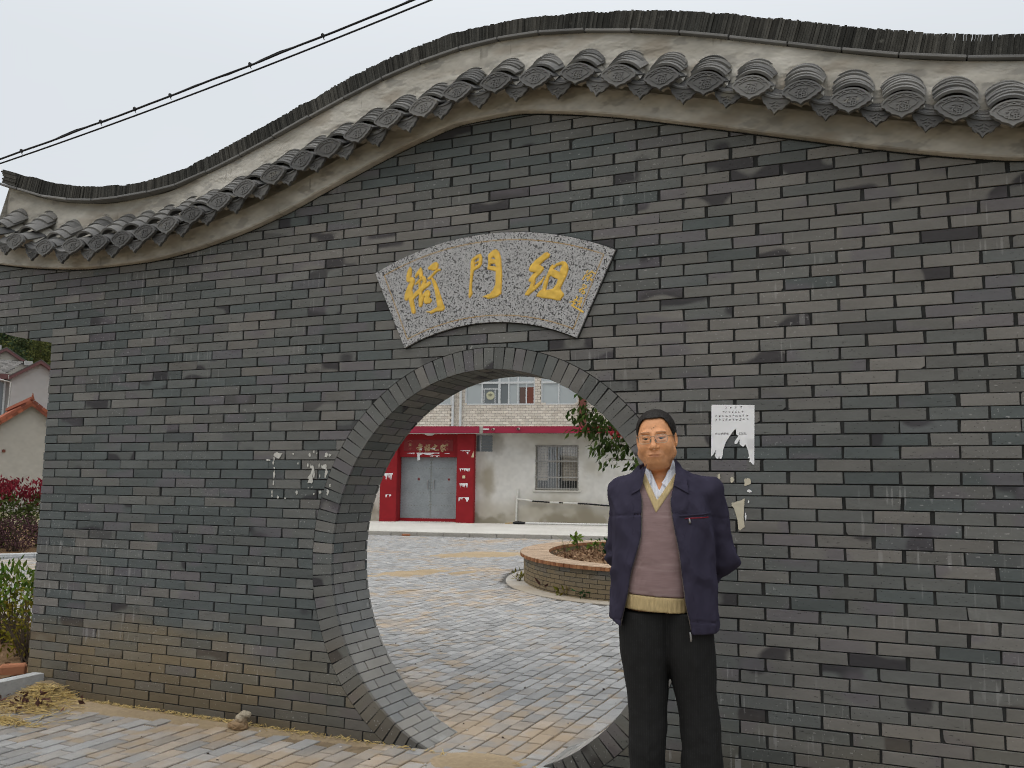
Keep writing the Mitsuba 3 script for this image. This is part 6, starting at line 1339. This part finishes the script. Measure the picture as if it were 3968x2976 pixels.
mat('trim_mat', lambda p, n, uv: mi.Color3f(0.44, 0.345, 0.185) * (0.86 + 0.28 * noise(p.x * 260, p.y * 260, p.z * 40)), rough=0.9, spec=0.15)
vx, vz = pf(-0.031, 1.342); VN = [pf(-0.086, 1.520), pf(-0.032, 1.398), pf(0.050, 1.520)]
hz = lambda x: pf(0, 1.008)[1] - 0.055 * (x + 0.03)
def vneck(P, off=0.0):        # negative inside the V
    a, b, c = (np.array(q) for q in VN); x, z = P[..., 0] - b[0], P[..., 2] - b[1]
    d1, d2 = a - b, c - b; n1 = np.array([d1[1], -d1[0]]) / np.linalg.norm(d1); n2 = np.array([-d2[1], d2[0]]) / np.linalg.norm(d2)
    return np.maximum(-(x * n1[0] + z * n1[1]), -(x * n2[0] + z * n2[1])) + off
def vest(P):
    d = smax(vest_sdf(P), -np.maximum(vneck(P), P[..., 1] + 0.02), 0.003)
    d = np.maximum(d, hz(P[..., 0]) - P[..., 2]); d = np.maximum(d, P[..., 2] - 1.50); return np.maximum(d, -(vest_sdf(P) + 0.018))
V, F = nets(vest, (-0.23, -0.19, 0.93), (0.18, 0.19, 1.53), 0.005); mput('vest', V, F, 'vest_mat', 40, label='mauve knitted V-neck vest')
vk = man + '__vest'
def trim_(P):
    d = np.maximum(vest_sdf(P) - 0.004, -(vest_sdf(P) + 0.012)); v = vneck(P); d = smax(d, v - 0.024, 0.003); d = smax(d, -v - 0.001, 0.003); return np.maximum(np.maximum(d, P[..., 1] + 0.02), P[..., 2] - 1.54)
V, F = nets(trim_, (-0.16, -0.17, 1.30), (0.13, 0.03, 1.56), 0.004); put(vk + '__neck_trim', (mw(V), F), 'trim_mat', 40, label='beige ribbed V-neck border')
def hem_(P):
    z = P[..., 2]; h = hz(P[..., 0]); d = np.maximum(vest_sdf(P) + 0.001 + 0.0012 * np.sin(P[..., 0] * 900), -(vest_sdf(P) + 0.018)); return np.maximum(np.maximum(d, z - h + 0.0015), (h - 0.062) - z)
V, F = nets(hem_, (-0.23, -0.19, 0.89), (0.18, 0.19, 1.03), 0.005); put(vk + '__hem_band', (mw(V), F), 'trim_mat', 40, label='beige ribbed hem of the vest')
# shirt
def shirt_mat_fn(p, n, uv):
    u = p.x * float(MR[0]) + p.y * float(MR[1]); s = sst(0.55, 0.75, dr.sin(u * 1100.0) * 0.5 + 0.5)
    return mix((0.66, 0.68, 0.73), (0.40, 0.43, 0.54), s * 0.6) * (0.93 + 0.1 * fbm(p.x * 40, p.y * 40, p.z * 40))
mat('shirt_mat', shirt_mat_fn, rough=0.8, spec=0.2)
def shirt(P):
    Q = to_head(P); d = smin(vest_sdf(P) + 0.012, neck_sdf(Q) - 0.012, 0.03); d = np.maximum(d, P[..., 2] - 1.53 + 0.0 * P[..., 1])
    x0, z0 = pf(-0.022, 1.435); k = np.abs(P[..., 0] - x0) - np.maximum(P[..., 2] - z0, 0) * 0.42; d = smax(d, -np.maximum(k + 0.002, P[..., 1] + 0.0), 0.003)
    return np.maximum(np.maximum(d, -np.minimum(vest_sdf(P) + 0.024, neck_sdf(Q) - 0.004)), 1.28 - P[..., 2])
V, F = nets(shirt, (-0.17, -0.16, 1.27), (0.13, 0.14, 1.56), 0.004); mput('shirt', V, F, 'shirt_mat', 40, label='white shirt with fine blue stripes')
def front_y(sdf, xz, y0=-0.30, y1=0.10):
    ys = np.linspace(y0, y1, 160); P = np.stack([np.repeat(xz[:, :1], 160, 1), np.tile(ys, (len(xz), 1)), np.repeat(xz[:, 1:], 160, 1)], -1)
    ins = sdf(P) < 0; i = np.where(ins.any(1), ins.argmax(1), 159); return ys[i]
def drape(poly, sdf, off, th, step=0.006, lift=None):
    pg = Polygon(poly).buffer(0); b = np.array(pg.segmentize(step).exterior.coords)[:-1]
    x0, z0, x1, z1 = pg.bounds; G = np.stack(np.meshgrid(np.arange(x0, x1, step), np.arange(z0, z1, step)), -1).reshape(-1, 2); G = G[shapely.contains_xy(pg.buffer(-step * 0.5), G[:, 0], G[:, 1])]
    P = np.vstack([b, G]); tri = Delaunay(P).simplices; c = P[tri].mean(1); tri = tri[shapely.contains_xy(pg.buffer(1e-5), c[:, 0], c[:, 1])]
    y = front_y(sdf, P) - off
    if lift is not None: y = y - lift(P)
    n = len(P); V = np.vstack([np.c_[P[:, 0], y, P[:, 1]], np.c_[P[:, 0], y + th, P[:, 1]]]); nb = len(b)
    side = np.array([[i, (i + 1) % nb, n + (i + 1) % nb, n + i] for i in range(nb)])
    return V, np.vstack([tri, tri[:, ::-1] + n, side[:, [0, 1, 2]], side[:, [0, 2, 3]]])
def pfs(L, y=-0.12): return [pf(x, z, y) for x, z in L]
body_front = lambda P: np.minimum(smin(vest_sdf(P) + 0.010, neck_sdf(to_head(P)) - 0.013, 0.03), 9)
sk = man + '__shirt'
V, F = drape(pfs([(-.079, 1.552), (-.092, 1.512), (-.088, 1.478), (-.068, 1.440), (-.056, 1.482), (-.060, 1.515)], -.06), body_front, 0.011, 0.003, 0.004); put(sk + '__collar', (mw(V), F), 'shirt_mat', 40)
V, F = drape(pfs([(.036, 1.572), (.058, 1.530), (.032, 1.480), (.014, 1.450), (-.012, 1.474), (-.002, 1.488), (.018, 1.52)], -.06), body_front, 0.011, 0.003, 0.004); put(sk + '__collar', (mw(V), F), 'shirt_mat', 40)
for z in (1.418, 1.385):
    x0, z0 = pf(-.026, z, -.11); y0 = front_y(body_front, np.array([[x0, z0]]))[0]; V, F = tube([(x0, y0 - 0.004, z0), (x0, y0 + .001, z0)], 0.0045, 10); put(sk + '__button', (mw(V), F), 'white_mat')
# jacket collar, pocket and zips
jk = man + '__jacket'; jo = lambda P: smin(jacket_outer(P), neck_sdf(to_head(P)) - 0.02, 0.02)
lf = lambda P: 0.012 * np.clip((P[:, 1] - 1.44) / 0.08, 0, 1)
V, F = drape(pfs([(-.072, 1.556), (-.094, 1.520), (-.118, 1.480), (-.140, 1.455), (-.138, 1.424), (-.118, 1.436), (-.099, 1.449), (-.092, 1.470), (-.083, 1.512)], -.1), jo, 0.008, 0.005, 0.005, lf); put(jk + '__collar', (mw(V), F), 'jacket_mat', 40)
V, F = drape(pfs([(.040, 1.578), (.066, 1.556), (.094, 1.505), (.100, 1.430), (.070, 1.447), (.036, 1.466), (.046, 1.51), (.044, 1.55)], -.1), jo, 0.008, 0.005, 0.005, lf); put(jk + '__collar', (mw(V), F), 'jacket_mat', 40)
mat('zip_mat', (0.30, 0.30, 0.30), rough=0.35, metallic=0.8); mat('red_piping_mat', (0.22, 0.012, 0.02), rough=0.7); mat('zip_tape_mat', (0.12, 0.105, 0.09), rough=0.6)
def on_jacket(L, off, y=-.14):
    q = np.array(pfs(L, y)); return np.c_[q[:, 0], front_y(jacket_outer, q) - off, q[:, 1]]
L = on_jacket(np.stack([np.linspace(.082, .180, 12), np.linspace(1.327, 1.333, 12)], 1), 0.001); put(jk + '__pocket_piping', tube(mw(L), 0.0022, 6), 'red_piping_mat', True, label='red piping of the chest pocket')
L = on_jacket(np.stack([np.linspace(.060, .190, 14), np.linspace(1.336, 1.349, 14)], 1), 0.0005); put(jk + '__pocket_flap', tube(mw(L), 0.0045, 6), 'jacket_mat', True)
a = on_jacket([(.100, 1.328), (.102, 1.318), (.103, 1.308)], 0.004); put(jk + '__pocket_zip_pull', tube(mw(a), [.003, .0045, .006], 8), 'zip_mat', True, label='silver zip pull of the chest pocket')
for T, zr in ((fL, np.linspace(0.90, 1.42, 60)), (fR, np.linspace(0.90, 1.42, 60))):
    q = np.stack([T(zr), zr], 1); sgn = -1 if T is fL else 1
    y = front_y(jacket_outer, q + [sgn * 0.014, 0]); put(jk + '__zip_edge', tube(mw(np.c_[q[:, 0] + sgn * 0.001, y + 0.007, q[:, 1]]), 0.0028, 6), 'zip_tape_mat', True, label='zip edge of the open jacket front')
    q2 = q + [sgn * 0.034, 0]; y = front_y(jacket_outer, q2); put(jk + '__placket_seam', tube(mw(np.c_[q2[:, 0], y - 0.0002, q2[:, 1]]), 0.0016, 5), 'jacket_mat', True)
a = on_jacket([(.097, .872), (.099, .862), (.101, .845), (.101, .835)], 0.002); put(jk + '__zip_pull', tube(mw(a + [0, -.004, 0]), [.003, .004, .0045, .004], 8), 'zip_mat', True, label='zip slider hanging at the hem')
# trousers
def cv(z, x0, x1, cy, hd): return (z, (x0 + x1) / 2, cy, (x1 - x0) / 2, hd)
LEG1 = [cv(0.03, -.150, 0.010, .035, .095), cv(.20, -.146, 0.0, .025, .09), cv(.33, -.146, -.003, .01, .085), cv(.40, -.152, -.004, .0, .085), cv(.51, -.150, 0.0, -.005, .085), cv(.61, -.157, .008, .0, .095), cv(.70, -.170, .012, .005, .110), cv(.80, -.184, .03, .01, .128), cv(.95, -.186, .04, .01, .135)]
LEG2 = [cv(0.03, .055, .222, .035, .095), cv(.20, .055, .222, .025, .09), cv(.33, .056, .222, .01, .085), cv(.42, .059, .220, .0, .085), cv(.51, .057, .214, -.005, .085), cv(.58, .046, .207, -.003, .09), cv(.64, .030, .201, .0, .097), cv(.70, .013, .204, .005, .110), cv(.80, -.02, .203, .01, .128), cv(.95, -.03, .195, .01, .135)]
def trousers(P):
    d = smin(column_(P, LEG1, 2.2), column_(P, LEG2, 2.2), 0.008)
    z = P[..., 2]; d = d + fold(P, 0.018, 9, 2.2, 4) + fold(P, 0.010, 16, 12, 8) * np.exp(-((z - 0.42) / 0.16) ** 2) * 1.6
    for x0, x1 in ((-.075, -.07), (.115, .14)):
        xc = x0 + (x1 - x0) * np.clip((0.8 - z) / 0.5, 0, 1); d = d - 0.006 * np.exp(-((P[..., 0] - xc) / 0.010) ** 2) * (P[..., 1] < 0) * np.clip((0.86 - z) / 0.1, 0, 1)
    return np.maximum(np.maximum(d, z - 0.955), 0.035 - z)
V, F = nets(trousers, (-0.22, -0.17, 0.02), (0.26, 0.19, 0.97), 0.007)
def pinstripe(p, n, uv):
    u = p.x * float(MR[0]) + p.y * float(MR[1]); s = sst(0.93, 0.99, dr.sin(u * 700.0 + 3 * noise(p.z * 2)) * 0.5 + 0.5)
    return mix((0.0125, 0.0130, 0.0135), (0.030, 0.031, 0.032), s * noise(p.x * 30, p.y * 30, p.z * 140)) * (0.8 + 0.4 * fbm(p.x * 60, p.y * 60, p.z * 30))
mat('trouser_mat', pinstripe, rough=0.8, spec=0.2, bump=lambda p, n, uv: 0.012 * fbm(p.x * 13, p.y * 13, p.z * 7, 4))
mput('trousers', V, F, 'trouser_mat', 45, label='black faintly pinstriped trousers')
mat('shoe_mat', (0.015, 0.014, 0.013), rough=0.35, spec=0.5)
for x in (-0.072, 0.142):
    def shoe(P, x=x):
        d = smin(elp(P, (x, -0.10, 0.035), (0.045, 0.10, 0.038)), cap(P, (x, 0.05, 0.045), (x, -0.03, 0.05), 0.042, 0.042), 0.03); return np.maximum(d, 0.004 - P[..., 2])
    V, F = nets(shoe, (x - .07, -.22, -0.004), (x + .07, .11, .12), 0.006); mput('shoe', V, F, 'shoe_mat', True)
